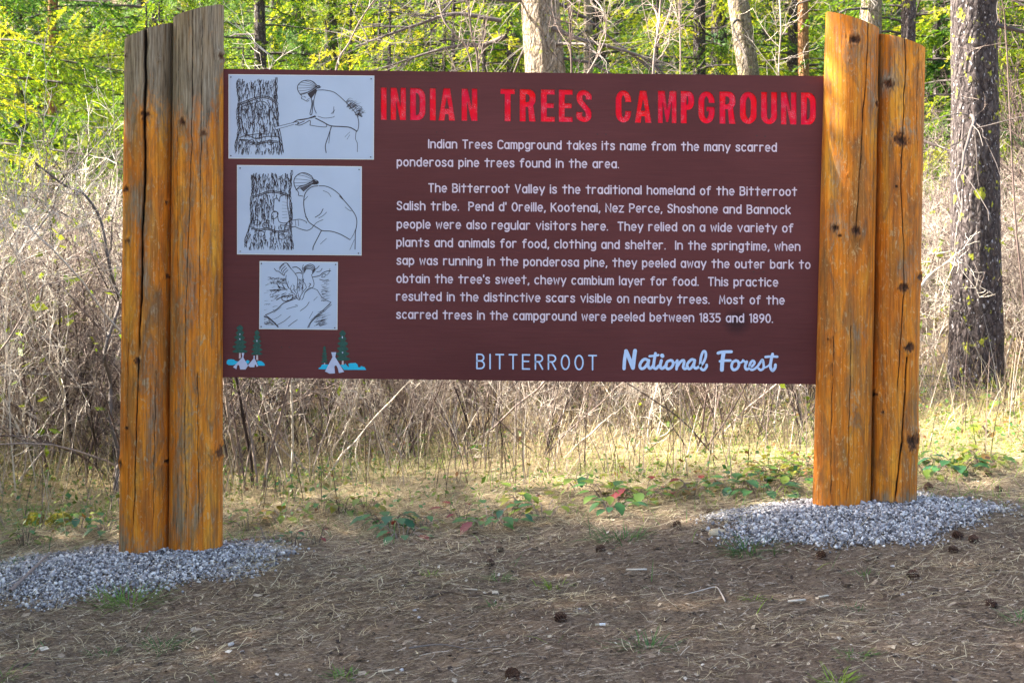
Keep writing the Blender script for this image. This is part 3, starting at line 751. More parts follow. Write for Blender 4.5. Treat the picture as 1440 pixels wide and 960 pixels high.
for o in (0, 12): dr(m, c2, [(275, 590 + o), (340, 610 + o), (420, 600 + o), (500, 625 + o), (600, 615 + o)], 6)
for cx, cy in ((320, 550), (360, 650), (545, 675), (400, 575)): dr(m, c2, E_(cx, cy, 30, 24, 0, 330, 9), 4.5)
dr(m, c2, [(670, 262), (650, 215), (655, 160), (700, 120), (750, 116), (800, 140), (820, 170), (855, 185), (862, 205), (830, 215)], 5.5)
dr(m, c2, [(668, 265), (700, 235), (760, 215), (815, 185)], 6)
for fx, fy in ((667, 258), (654, 232), (650, 203), (660, 168), (688, 132), (724, 118), (765, 120)): dr(m, c2, [(838, 190), ((838 + fx) / 2 - 4, (190 + fy) / 2 + (fy - 190) * .22), (fx, fy)], 2.6)
for k in range(10): dr(m, c2, [(812 + k * 5, 178 + k * 2), (822 + k * 4, 200 - k), (806 + k * 5, 214)], 4.5)
for k in range(16): dr(m, c2, [(705 + k * 8, 245 - k * 3), (720 + k * 7, 262 - k * 4), (735 + k * 6, 275 - k * 5)], 5)
dr(m, c2, [(675, 265), (690, 290), (688, 310), (705, 315), (730, 320)], 4.5)
dr(m, c2, [(870, 228), (930, 232), (990, 258), (1050, 305), (1085, 350), (1160, 440), (1195, 500), (1202, 560), (1190, 630), (1188, 700), (1186, 785)], 5)
dr(m, c2, [(860, 228), (800, 240), (750, 290), (735, 360), (740, 440), (760, 510), (790, 555), (860, 600), (900, 622), (980, 628), (1060, 655), (1140, 700)], 5.5)
dr(m, c2, [(1145, 700), (1175, 650), (1195, 600)], 3); dr(m, c2, [(1180, 700), (1140, 790)], 2.5)
dr(m, c2, [(890, 622), (860, 680), (820, 760), (815, 790)], 6)
dr(m, c2, [(905, 430), (880, 475), (835, 505)], 5); dr(m, c2, [(935, 460), (905, 490), (865, 512)], 3.5); dr(m, c2, [(905, 525), (850, 550), (820, 580)], 3.5)
dr(m, c2, [(905, 270), (950, 290), (975, 325)], 3); dr(m, c2, [(1100, 415), (1130, 440), (1155, 450)], 3); dr(m, c2, [(935, 690), (880, 740)], 2.5)
dr(m, c2, [(640, 530), (700, 522), (750, 540), (760, 555)], 4); dr(m, c2, [(655, 585), (700, 605), (760, 620), (800, 605), (820, 580)], 4.5)
dr(m, c2, [(660, 530), (665, 580)], 3); dr(m, c2, [(685, 528), (690, 580)], 3); dr(m, c2, [(735, 360), (770, 320)], 3)
dr(m, c2, [(645, 530), (610, 535), (580, 565), (600, 580), (635, 590), (655, 585)], 5); dr(m, c2, [(590, 560), (560, 575), (530, 570)], 5)
dr(m, c2, [(750, 500), (770, 520)], 4); dr(m, c2, [(1050, 318), (1078, 345)], 6)
part('drawing', m, M_INK, P2)

# lowest panel: hands smoothing a sheet of bark
c3 = lambda p: [(360 + a / 9.6, 365 + b / 9.6) for a, b in p]
P3 = panel(c3([(58, 28), (1098, 40), (1092, 938), (52, 928)]), c3([(76, 52), (1078, 65), (1066, 918), (72, 902)]), 'smallest and lowest printed panel, hands working on a sheet of bark')
m = MB()
def d3(p, w, smooth=True, taper=False): stroke(m, c3(smooth_line(p, 5) if smooth else p), w * 1.25 / 9.6, y=PY, taper=taper)
_r = random.Random(77)
for k in range(70):
    x, y = _r.uniform(185, 400), _r.uniform(245, 330); d3([(x, y), (min(415, x + _r.uniform(10, 50)), y - _r.uniform(-8, 14))], _r.uniform(4, 9), False, True)
for k in range(45):
    x, y = _r.uniform(565, 645), _r.uniform(245, 420); d3([(x, y), (x + _r.uniform(-12, 14), y + _r.uniform(8, 30))], _r.uniform(4, 9), False, True)
for p, w in [([(130, 745), (200, 715), (280, 670), (370, 590), (440, 560), (560, 515)], 9), ([(115, 765), (180, 790), (240, 840), (300, 905)], 14), ([(130, 745), (190, 790), (290, 890)], 6),
             ([(1015, 575), (950, 640), (840, 740), (740, 840), (700, 915)], 7), ([(1020, 605), (900, 710), (760, 830), (715, 912)], 6), ([(1000, 600), (880, 705), (740, 815)], 4),
             ([(660, 440), (720, 385), (770, 385), (830, 410)], 6), ([(830, 410), (880, 490), (940, 540), (1015, 575)], 6),
             ([(415, 665), (500, 640), (565, 625)], 5), ([(720, 570), (680, 630), (600, 690)], 6), ([(465, 760), (380, 830), (290, 880)], 6), ([(560, 810), (500, 850), (440, 898)], 6), ([(830, 500), (780, 550)], 4), ([(345, 740), (300, 775), (250, 800)], 4), ([(770, 700), (720, 790)], 4), ([(530, 610), (560, 610)], 4), ([(240, 715), (300, 670), (340, 640)], 4)]: d3(p, w)
for k in range(4): d3([(320 + k * 36, 95 - k * 13 + 10), (350 + k * 30, 130 - k * 5), (385 + k * 28, 200 - k * 22)] if False else [(380 + k * 18, 60 + k * 26), (340 + k * 16, 95 + k * 30), (320 + k * 22, 135 + k * 25)], 7)
d3([(315, 110), (370, 55), (425, 50), (475, 120), (535, 190)], 6); d3([(250, 120), (280, 155), (310, 160), (380, 215)], 8); d3([(420, 55), (440, 80), (475, 125)], 5)
d3([(495, 105), (550, 100), (600, 135), (625, 175)], 9); d3([(540, 185), (590, 175), (625, 190)], 8); d3([(530, 190), (560, 235), (565, 300), (555, 400), (575, 480), (590, 540)], 6)
d3([(410, 210), (405, 270), (420, 330), (440, 380), (470, 400), (480, 440), (520, 460), (555, 520), (585, 545)], 6); d3([(440, 290), (430, 340), (450, 385)], 4)
d3([(480, 345), (470, 400), (500, 440)], 5); d3([(520, 350), (515, 410), (545, 450), (548, 500)], 6); d3([(500, 330), (510, 360)], 4)
for k in range(4): d3([(640 + k * 5, 120 + k * 18), (680, 80 + k * 16), (740, 62 + k * 22), (790 - k * 8, 90 + k * 20), (800 - k * 12, 150 + k * 14)], 8)
d3([(640, 70), (630, 120), (640, 170), (632, 230), (645, 300), (670, 330)], 6); d3([(750, 200), (770, 260), (785, 320), (770, 370), (700, 410), (660, 450), (640, 510), (620, 540)], 6)
d3([(670, 340), (680, 380), (640, 430), (600, 500), (600, 535)], 6); d3([(720, 320), (740, 330), (715, 370)], 7); d3([(780, 150), (830, 110), (855, 85)], 7); d3([(820, 165), (870, 155), (895, 118)], 6)
d3([(770, 235), (860, 215), (900, 180), (960, 155), (1010, 150)], 8); d3([(860, 265), (920, 280), (980, 270)], 7); d3([(890, 235), (900, 200), (935, 190), (930, 230), (890, 240)], 6); d3([(950, 210), (985, 180), (1000, 120)], 5)
d3([(290, 330), (330, 390), (300, 360), (380, 385), (360, 340), (400, 400)], 8); d3([(190, 412), (270, 408), (360, 402), (420, 400)], 9); d3([(280, 540), (350, 505), (420, 490), (500, 475)], 10)
d3([(420, 520), (460, 480), (500, 490), (470, 545), (420, 545)], 8); d3([(350, 510), (360, 545), (420, 560), (500, 520), (540, 500)], 9)
r3 = random.Random(8)
for k in range(150):
    z = r3.choice([0, 1, 2, 3])
    if z == 0: x, y, dx, dy = r3.uniform(110, 300), r3.uniform(240, 720), 70, -14
    elif z == 1: x, y, dx, dy = r3.uniform(860, 960), r3.uniform(290, 560), 80, -14
    elif z == 2: x, y, dx, dy = r3.uniform(780, 900), r3.uniform(700, 900), 120, -34
    else: x, y, dx, dy = r3.uniform(100, 230), r3.uniform(790, 880), 60, 14
    if z == 0 and y > 560 and x > 240: continue
    if z == 2 and x + 60 < 740 + (915 - y) * .6: continue
    s = r3.uniform(.4, 1.0)
    d3([(x, y), (x + dx * s * .5, y + dy * s * .5 + r3.uniform(-4, 4)), (min(1040, x + dx * s), y + dy * s)], r3.uniform(2.5, 6), True, True)
for k in range(40):
    x, y = r3.uniform(180, 520), r3.uniform(400, 520); d3([(x, y), (x + r3.uniform(20, 60), y - r3.uniform(5, 35))], r3.uniform(4, 8), False, True)
for k in range(30):
    x, y = r3.uniform(570, 650), r3.uniform(250, 430); d3([(x, y), (x + r3.uniform(-15, 15), y + r3.uniform(10, 30))], r3.uniform(3, 6), False, True)
part('drawing', m, M_INK, P3)

# ---- painted camp emblems: conifers, tents and bushes
def blob_tree(cx, base, top, w, seed):
    """ragged painted conifer outline in photo pixels"""
    r = random.Random(seed); h = base - top; L, R = [], []
    n = 6
    for i in range(n):
        t0, t1 = i / n, (i + 0.75) / n
        ww = w * (0.28 + 0.72 * ((i + 1) / n) ** 0.8)
        for side, lst in ((-1, L), (1, R)):
            lst += [(cx + side * ww * r.uniform(.30, .45), top + h * t0 + h * .03), (cx + side * ww * r.uniform(.85, 1.1), top + h * t1 - h * .02 + r.uniform(-.6, .6)), (cx + side * ww * r.uniform(.7, .9), top + h * t1 + h * .03)]
    return [(cx, top)] + R + [(cx + w * .2, base), (cx - w * .2, base)] + L[::-1]
def paint(name, loops, mat, y, label=None):
    for i, l in enumerate(loops):
        m = MB(); fill([l], y - 0.00005 * i, m)
        o = part(name, m, mat, sign)
k12 = lambda p: [(310 + a / 12.0, 450 + b / 12.0) for a, b in p]
k13 = lambda p: [(440 + a / 12.8, 455 + b / 12.8) for a, b in p]
paint('painted_bush', [k12([(105, 690), (130, 665), (180, 658), (225, 665), (260, 690), (320, 700), (260, 745), (200, 760), (140, 758), (105, 735)]), k12([(425, 690), (460, 672), (495, 690), (470, 735), (440, 730)]), k12([(615, 700), (640, 685), (690, 690), (735, 725), (752, 755), (740, 768), (640, 768)])], M_CYAN, -0.0006, 'turquoise bushes at the foot of the left emblem')
paint('painted_trunk', [k12([(318, 470), (345, 470), (345, 640), (312, 650)]), k12([(608, 560), (632, 560), (638, 672), (604, 672)])], M_PINKISH, -0.0012)
paint('painted_conifer', [blob_tree(337.5, 496, 456.5, 11.5, 3), blob_tree(361.5, 499, 463.5, 9.0, 4)], M_GREEN, -0.0018)
paint('painted_fleck', [k12([(322, 225), (336, 225), (338, 250), (324, 252)]), k12([(318, 308), (336, 308), (340, 330), (320, 328)]), k12([(608, 335), (624, 335), (626, 362), (610, 364)])], M_WHITE, -0.0024)
paint('painted_tent', [k12([(360, 552), (405, 552), (388, 620), (395, 640), (470, 765), (425, 830), (335, 830), (322, 770), (305, 752), (285, 765), (272, 825), (215, 790), (365, 632), (372, 605)]),
                       k12([(560, 600), (584, 600), (578, 640), (640, 775), (612, 785), (598, 745), (580, 760), (576, 792), (502, 792), (465, 760), (562, 645)])], M_WHITE, -0.0030)
paint('painted_bush', [k13([(105, 815), (105, 795), (140, 782), (160, 740), (200, 728), (280, 735), (300, 800), (240, 822)]), k13([(490, 740), (570, 735), (580, 712), (620, 760), (650, 785), (640, 720), (670, 710), (770, 705), (805, 735), (815, 780), (850, 785), (865, 760), (930, 780), (960, 830), (560, 830)])], M_CYAN, -0.0006, 'turquoise bushes at the foot of the right emblem')
paint('painted_trunk', [k13([(204, 690), (220, 690), (222, 735), (202, 735)]), k13([(524, 650), (552, 650), (555, 735), (520, 735)])], M_PINKISH, -0.0012)
paint('painted_conifer', [blob_tree(456.5, 510, 486, 5.0, 13), blob_tree(482.0, 507, 463.5, 11.0, 14)], M_GREEN, -0.0018)
paint('painted_fleck', [k13([(522, 225), (540, 228), (540, 262), (524, 262)]), k13([(524, 500), (552, 515), (530, 535)])], M_WHITE, -0.0024)
paint('painted_tent', [k13([(330, 512), (420, 512), (405, 600), (565, 865), (470, 885), (450, 800), (430, 755), (405, 748), (388, 770), (400, 890), (300, 895), (220, 855), (355, 600), (345, 560)])], M_WHITE, -0.0030)

# ---- pairs of old nail holes
HOLES = [(614, 186), (625, 186), (840, 189), (852, 189), (1064, 191), (1076, 192), (612, 279), (625, 279), (837, 281), (848, 281), (1063, 285), (1074, 285), (612, 377), (623, 377), (837, 379), (849, 380),
         (1060, 382), (1074, 382), (611, 427), (623, 427), (837, 430), (848, 430), (611, 491), (622, 491), (835, 494), (1056, 497), (1068, 497), (396, 488), (407, 488), (407, 105.5)]
for hx, hy in HOLES:
    r = 0.9 if hx != 407 or hy > 200 else 1.6
    l = [(hx + r * math.cos(t) * rng.uniform(.8, 1.6), hy + r * math.sin(t) * rng.uniform(.7, 1.1)) for t in np.linspace(0, 2 * PI, 9)[:-1]]
    m = MB(); fill([l], -0.0008, m); part('nail', m, M_IRON, sign)

# ------------------------------------------------------------------ upright logs
def log(xt0, xt1, pt0, pt1, xb0, xb1, pb, seed, cracks, knots, greyf, yc=0.0, label=None):
    """a peeled log: silhouette edges at its top and foot, slanted saw cut, drying checks and knots (photo pixels)"""
    pm = (pt0 + pt1) / 2
    zt = Z(pm); zb = Z(pb) - 0.22
    nf, nb_, nt = 210, 44, 250
    th = np.concatenate([np.linspace(PI, 2 * PI, nf, endpoint=False), np.linspace(0, PI, nb_, endpoint=False)])
    z1d = np.linspace(0, 1, nt)
    T, ZZ = np.meshgrid(th, z1d)
    # slanted top cut: vertices stretch up to the cut plane
    def edges(z):
        f = (z - Z(pb)) / (zt - Z(pb)); return X(xb0) + (X(xt0) - X(xb0)) * f, X(xb1) + (X(xt1) - X(xb1)) * f
    z = zb + (zt - zb) * ZZ
    a, b = edges(z); cx, R = (a + b) / 2, (b - a) / 2
    n1 = fbm(np.cos(T) * 1.3 + seed * 3.1, z * 1.2 + np.sin(T) * 1.3 + seed, 3) - 0.45
    n2 = fbm(T * 5 + seed * 7, z * 2.2 + seed, 3) - 0.45
    r = R * (1 + 0.05 * n1 + 0.018 * n2)
    x = cx + r * np.cos(T)
    cut0, cut1 = Z(pt0), Z(pt1)
    zc = cut0 + (cut1 - cut0) * np.clip((x - X(xt0)) / (X(xt1) - X(xt0)), -0.1, 1.1) + 0.003 * (fbm(T * 4, T * 0 + seed, 2) - .4)
    z = np.where(ZZ > 0.6, z + (zc - zt) * sstep(0.6, 1.0, ZZ), z)
    frame = np.sin(T) < 0.1
    py = HOR - (z - CAM_Z) * FPX / CAM_D; px = x * FPX / CAM_D + 720
    inward = np.zeros_like(x); ck = np.zeros_like(x); kn = np.zeros_like(x); bumpo = np.zeros_like(x)
    for pts, w0, w1, dep in cracks:
        p = np.array(pts, float); cxp = np.interp(py, p[:, 1], p[:, 0]) + 1.1 * (fbm(py / 23 + seed, py * 0 + w0, 3) - 0.45) * 3
        ww = np.interp(py, [p[0, 1], p[-1, 1]], [w0, w1]) * (0.7 + 0.6 * vnoise(py / 16, py * 0 + seed))
        on = (py > p[0, 1] - 2) & (py < p[-1, 1]) & frame
        g = np.exp(-((px - cxp) / (ww * 0.62)) ** 2 * 1.3) * on * np.clip((p[-1, 1] - py) / 25, 0, 1)
        inward = np.maximum(inward, g * dep); ck = np.maximum(ck, sstep(0.30, 0.75, g))
    for kx, ky, kr in knots:
        kr = kr * (1.25 if xt0 > 1000 and kr > 3 else 1.05)
        d = np.hypot((px - kx) / kr, (py - ky) / (kr * 1.05)) + (vnoise(px * .45, py * .45) - .5) * 0.9 + (vnoise(px * 1.3, py * 1.3) - .5) * .35
        bumpo += 0.0045 * np.exp(-((d - 1.1) / 0.45) ** 2) * frame + 0.003 * np.exp(-(d / 2.6) ** 2) * frame
        inward = np.maximum(inward, 0.006 * np.exp(-(d / 0.7) ** 2) * frame); kn = np.maximum(kn, sstep(1.15, 0.75, d) * frame)
        ck = np.maximum(ck, sstep(0.45, 0.2, d) * 0.75 * frame)
    rr = r - inward + bumpo
    x = cx + rr * np.cos(T); y = yc + rr * np.sin(T) * 0.94
    gm = np.clip(greyf(px, py) + 0.0 * x, 0, 1)
    tone = np.stack([gm.ravel(), np.clip(kn, 0, 1).ravel(), np.clip(ck, 0, 1).ravel()], 1)
    k = nf + nb_
    v = np.stack([x, y, z], -1).reshape(-1, 3)
    i = np.arange(nt - 1)[:, None] * k; j = np.arange(k)[None]; j2 = (j + 1) % k
    f = np.stack([i + j, i + j2, i + k + j2, i + k + j], -1).reshape(-1, 4)
    m = MB(); m.add(v, f, tone)
    topv = v[(nt - 1) * k:]; c = topv.mean(0)
    m.add(np.vstack([topv, c]), np.stack([np.arange(k), (np.arange(k) + 1) % k, np.full(k, k)], 1), np.tile([1.0, 0, 0], (k + 1, 1)))
    o = part('log_post', m, M_WOOD, sign, smooth=True)
    if label: o['label'] = label

def G_(x): return 1 / (1 + np.exp(-x))
def gpatch(px, py, cx, cy, rx, ry, a): return a * np.exp(-(((px - cx) / rx) ** 2 + ((py - cy) / ry) ** 2))
def greyA(px, py):
    lim = 152 + 10 * np.sin(px / 9.0) + 14 * (fbm(px / 14, py / 60) - .45)
    return 0.9 * G_((lim - py) / 22) + 0.16 + gpatch(px, py, 200, 290, 14, 45, .45) + gpatch(px, py, 212, 375, 10, 40, .4) + gpatch(px, py, 222, 560, 16, 120, .22) + 0.35 * G_((py - 735) / 12) + gpatch(px, py, 178, 745, 10, 60, .4)
def greyB(px, py):
    lim = 172 + 12 * np.sin(px / 11.0) + 14 * (fbm(px / 16, py / 60) - .45) - 70 * sstep(296, 314, px)
    return 0.9 * G_((lim - py) / 22) + 0.18 + gpatch(px, py, 275, 380, 20, 80, .35) + gpatch(px, py, 268, 600, 20, 130, .3) + gpatch(px, py, 262, 720, 26, 50, .35)
def greyC(px, py):
    return 0.10 + gpatch(px, py, 1190, 60, 30, 50, .35) + gpatch(px, py, 1222, 130, 10, 120, .45) + gpatch(px, py, 1180, 318, 34, 22, .38) + gpatch(px, py, 1168, 200, 12, 160, .25) + gpatch(px, py, 1200, 465, 10, 16, .4) + gpatch(px, py, 1180, 705, 50, 16, .35) + gpatch(px, py, 1190, 560, 10, 70, .25)
def greyD(px, py):
    return 0.12 + gpatch(px, py, 1250, 90, 26, 60, .4) + gpatch(px, py, 1262, 188, 28, 20, .4) + gpatch(px, py, 1268, 375, 22, 30, .36) + gpatch(px, py, 1278, 620, 10, 60, .35) + 0.6 * G_((py - 690) / 6) + gpatch(px, py, 1245, 117, 12, 14, .5)

log(176.5, 243, 57, 33, 168, 238.5, 776, 1, [([(212, 30), (212, 100), (211, 160), (212, 240), (208, 330), (206, 420), (203, 500)], 4.4, 2.6, 0.030), ([(203, 500), (201, 580), (198, 660), (195, 745)], 2.2, 1.0, 0.010), ([(188, 480), (186, 560), (184, 640)], 1.0, .7, .003), ([(226, 520), (224, 640), (222, 740)], .9, .7, .003)],
    [(212.5, 163, 5.2), (184.5, 266, 4.0), (188.5, 338, 3.4), (202.5, 503, 4.6), (187, 596, 2.6), (176, 648, 4.0), (237, 285, 2.6), (237, 387, 2.8), (237, 645, 3.0), (184, 80, 1.4), (230, 85, 1.4)], greyA, label='outermost log on the left, split from its top by a deep black check')
log(245, 315, 27, 8, 239, 313, 775, 2, [([(279, 20), (278, 200), (270, 420), (268, 600), (272, 730)], 1.1, 0.9, .004), ([(292, 30), (290, 260), (288, 470)], .9, .8, .003), ([(258, 60), (256, 250), (258, 420)], .9, .7, .003), ([(286, 520), (287, 640), (288, 740)], 1.2, .9, .004)],
    [(265.5, 173, 4.8), (294, 188, 3.0), (313, 632, 6.5), (313, 80, 4.0)], greyB, yc=-0.012, label='inner log beside the left edge of the board, grey and weathered at its top')
log(1161, 1234, 18, 43, 1142, 1221.5, 714, 3, [([(1213, 20), (1210, 90), (1203, 190), (1197, 280), (1191, 345)], 1.7, 1.1, .009), ([(1164, 470), (1161, 600), (1160, 700)], .8, .8, .003), ([(1187, 455), (1183, 640), (1181, 705)], 1.1, .7, .004), ([(1226, 60), (1222, 260), (1220, 460)], .8, .7, .003)],
    [(1192, 59, 5.5), (1226, 147, 3.2), (1194, 323, 5.0), (1167, 319, 3.4), (1173, 329, 2.2), (1160, 472, 1.8), (1183, 245, 1.0), (1186, 87, 1.0)], greyC, yc=-0.015, label='inner log beside the right edge of the board, orange with a knot near its top')
log(1236, 1300, 48, 69, 1222.5, 1288, 709, 4, [([(1264, 50), (1265, 100), (1262, 170), (1258, 260), (1262, 330), (1263, 400), (1258, 480), (1253, 560)], 1.4, 1.2, .007), ([(1268, 500), (1263, 580), (1256, 650), (1250, 708)], 2.2, 2.6, .014), ([(1284, 70), (1281, 170), (1284, 230)], .9, .8, .003)],
    [(1245, 119, 4.8), (1258.5, 197, 7.5), (1262, 402, 5.0), (1288, 388, 4.5), (1270, 484, 5.5), (1276, 616, 8.5), (1226, 552, 4.0), (1236, 576, 1.6), (1253, 262, 1.6)], greyD, label='outermost log on the right, with the round knots down its face')
# ------------------------------------------------------------------ ground sheet
def grid(xs, ys):
    nx, ny = len(xs), len(ys); Xg, Yg = np.meshgrid(xs, ys)
    v = np.stack([Xg, Yg, gz(Xg, Yg)], -1).reshape(-1, 3)
    i = (np.arange(ny - 1)[:, None] * nx + np.arange(nx - 1)[None]).ravel()
    return v, np.stack([i, i + 1, i + 1 + nx, i + nx], 1)
def spread(a, b, dense0, dense1, step, far=1.16):
    xs = list(np.arange(dense0, dense1, step)); s = step; x = dense1
    while x < b: xs.append(x); s *= far; x += s
    xs.append(b); s = step; x = dense0 - step; pre = []
    while x > a: pre.append(x); s *= far; x -= s
    return np.array([a] + pre[::-1] + xs)
v, f = grid(spread(-260, 260, -3.4, 3.4, 0.035), spread(-40, 320, -2.2, 3.2, 0.035))
tag(link('ground', MB().add(v, f).data('ground', M_GROUND, True)), 'brown forest floor with needle litter, rising to a wooded slope', None, None, 'structure')

rng = np.random.RandomState(21)
def blades(base, ang, L, wid, bend, tilt, tone, mb, seg=3):
    """curved grass blades / strands: base Nx3, heading, length, width; tilt 0 = upright, 1 = lying"""
    n = len(base); t = np.linspace(0, 1, seg)
    hx, hy = np.cos(ang), np.sin(ang)
    el = (1 - tilt) * PI / 2
    horiz = np.zeros((n, seg)); vert = np.zeros((n, seg))
    for k in range(1, seg):
        e = el - bend * t[k]
        horiz[:, k] = horiz[:, k - 1] + L / (seg - 1) * np.cos(e); vert[:, k] = vert[:, k - 1] + L / (seg - 1) * np.sin(e)
    c = base[:, None] + np.stack([hx[:, None] * horiz, hy[:, None] * horiz, vert], -1)
    side = np.stack([-hy, hx, 0 * hx], 1)[:, None] * (wid[:, None] * (1 - 0.8 * t[None] ** 2))[..., None] * 0.5
    v = np.stack([c - side, c + side], 2).reshape(n, seg * 2, 3)
    q = np.array([[2 * k, 2 * k + 1, 2 * k + 3, 2 * k + 2] for k in range(seg - 1)])
    f = (np.arange(n)[:, None, None] * seg * 2 + q[None]).reshape(-1, 4)
    mb.add(v.reshape(-1, 3), f, np.repeat(tone, seg * 2))

def strands(x, y, ang, L, wid, tone, mb, lift=0.006, curl=0.4, seg=4):
    """thin strands lying over the ground surface"""
    n = len(x); t = np.linspace(-0.5, 0.5, seg)
    a = ang[:, None] + curl * t[None] * rng.randn(n, 1)
    px = x[:, None] + np.cumsum(np.cos(a), 1) * (L / seg)[:, None]; py = y[:, None] + np.cumsum(np.sin(a), 1) * (L / seg)[:, None]
    pz = gz(px, py) + lift * rng.rand(n, 1) + 0.25 * lift + (L * 0.12)[:, None] * rng.rand(n, 1) * (t[None] + .5) ** 2 * (rng.rand(n, 1) < .5)
    nx, ny = -np.sin(a), np.cos(a); hw = (wid / 2)[:, None]
    v = np.stack([np.stack([px - nx * hw, py - ny * hw, pz], -1), np.stack([px + nx * hw, py + ny * hw, pz + 0.3 * hw], -1)], 2).reshape(n, seg * 2, 3)
    q = np.array([[2 * k, 2 * k + 1, 2 * k + 3, 2 * k + 2] for k in range(seg - 1)])
    f = (np.arange(n)[:, None, None] * seg * 2 + q[None]).reshape(-1, 4)
    mb.add(v.reshape(-1, 3), f, np.repeat(tone, seg * 2))

def in_mound(x, y, s=1.0):
    r = np.zeros_like(x, bool)
    for cx, cy, rx, ry, h in MOUNDS: r |= ((x - cx) / (rx * s)) ** 2 + ((y - cy) / (ry * 1.35 * s)) ** 2 < 0.9 + 0.7 * (vnoise(x * 7, y * 7) - .5)
    return r

# needle and twig litter over the bare soil
n = 105000
x = rng.uniform(-3.2, 3.2, n); y = rng.uniform(-2.0, 1.1, n)
dens = 0.35 + 0.9 * fbm(x * 1.6, y * 2.4); k = (rng.rand(n) < dens) & ~(in_mound(x, y, .85) & (rng.rand(n) < .82)); x, y = x[k], y[k]; n = len(x)
m = MB()
strands(x, y, rng.normal(0.1, 0.75, n), rng.gamma(2.0, 0.015, n) + 0.010, rng.uniform(0.0007, 0.0016, n), np.clip(rng.beta(1.3, 2.0, n), 0, 1), m, 0.010, 0.35)
n2 = 34000
x = rng.uniform(-3.2, 3.2, n2); y = rng.uniform(-2.0, 1.1, n2); k = ~in_mound(x, y, .8); x, y = x[k], y[k]; n2 = len(x)
a = rng.uniform(0, PI, n2); s = rng.gamma(1.6, 0.0018, n2) + 0.0016; c = np.stack([x, y, gz(x, y) + 0.004], 1)
u = np.stack([np.cos(a), np.sin(a), rng.randn(n2) * .25], 1) * s[:, None]; w = np.stack([-np.sin(a), np.cos(a), rng.randn(n2) * .25], 1) * (s * rng.uniform(.3, .9, n2))[:, None]
v = np.stack([c - u - w, c + u - w * .6, c + u * .8 + w, c - u * .7 + w], 1).reshape(-1, 3)
m.add(v, np.arange(4 * n2).reshape(-1, 4), np.repeat(rng.beta(1.3, 2.2, n2), 4))
tag(link('needle_litter', m.data('needle_litter', M_LITTER)), 'brown pine needles, straws and bark flakes lying over the bare soil', 'litter', None, 'stuff')

# matted dry straw: thicker towards the thicket and in loose drifts over the soil
def straw_density(x, y):
    d = sstep(-0.30, 0.75, y + 0.5 * (fbm(x * 1.1 + 5, y * 1.1, 3) - .45) - 0.05 * x)
    drift = sstep(0.42, 0.60, fbm(x * 1.3 + 9, y * 2.0 + 3, 4)) * 0.40 + .05 + 0.25 * sstep(-1.2, -2.4, x) 
    return np.clip(d + drift, 0, 1)
m = MB(); n = 190000
x = rng.uniform(-4.0, 4.4, n); y = rng.uniform(-1.9, 3.6, n)
k = (rng.rand(n) < straw_density(x, y)) & ~(in_mound(x, y, .95) & (rng.rand(n) < .86)); x, y = x[k], y[k]; n = len(x)
strands(x, y, rng.uniform(0, 2 * PI, n), rng.gamma(2.2, 0.024, n) + 0.02, rng.uniform(0.0007, 0.0018, n), np.clip(rng.normal(.58, .26, n), 0, 1), m, 0.022, 0.6)
tag(link('straw_mat', m.data('straw_mat', M_STRAW)), 'matted pale dry grass lying flat in front of the thicket', 'dry grass', None, 'stuff')

# standing dry grass
m = MB(); n = 56000
x = rng.uniform(-5.5, 6.0, n); y = rng.uniform(-0.1, 7.5, n)
p = sstep(0.25, 1.5, y + 0.5 * (fbm(x * 1.3, y * 1.3, 3) - .45)) * (1 - .75 * sstep(2.2, 3.4, y)) * (.35 + .65 * sstep(1.2, 1.9, y)); k = (rng.rand(n) < p * (0.25 + 1.1 * fbm(x * 2.2, y * 2.2, 3))) & ~in_mound(x, y, 1.05); x, y = x[k], y[k]; n = len(x)
blades(np.stack([x, y, gz(x, y)], 1), rng.uniform(0, 2 * PI, n), rng.gamma(4, 0.045, n) * (0.5 + .5 * sstep(.3, 2.0, y)) + .05, rng.uniform(0.0014, 0.0032, n), rng.uniform(0.2, 1.7, n), rng.uniform(0, 0.6, n), np.clip(rng.normal(.60, .30, n), 0, 1), m, 4)
tag(link('standing_dry_grass', m.data('standing_dry_grass', M_STRAW)), 'thin straw coloured grass stems standing along the edge of the thicket', 'dry grass', None, 'stuff')

m = MB(); n = 5200
x = rng.uniform(-4, 5, n); y = rng.uniform(.75, 4.5, n); k = rng.rand(n) < .25 + .9 * sstep(.42, .6, fbm(x * 1.9 + 3, y * 1.9 + 8, 3)); x, y = x[k], y[k]; n = len(x)
blades(np.stack([x, y, gz(x, y)], 1), rng.uniform(0, 2 * PI, n), rng.uniform(.22, .60, n), rng.uniform(.0025, .0045, n), rng.uniform(0, .6, n), rng.uniform(0, .28, n), np.clip(rng.normal(.45, .25, n), 0, 1), m, 5)
tag(link('dry_weed_stalks', m.data('dry_weed_stalks', M_TWIG)), 'knee high dead brown weed stalks in front of the bare shrubs', 'weeds', None, 'stuff')

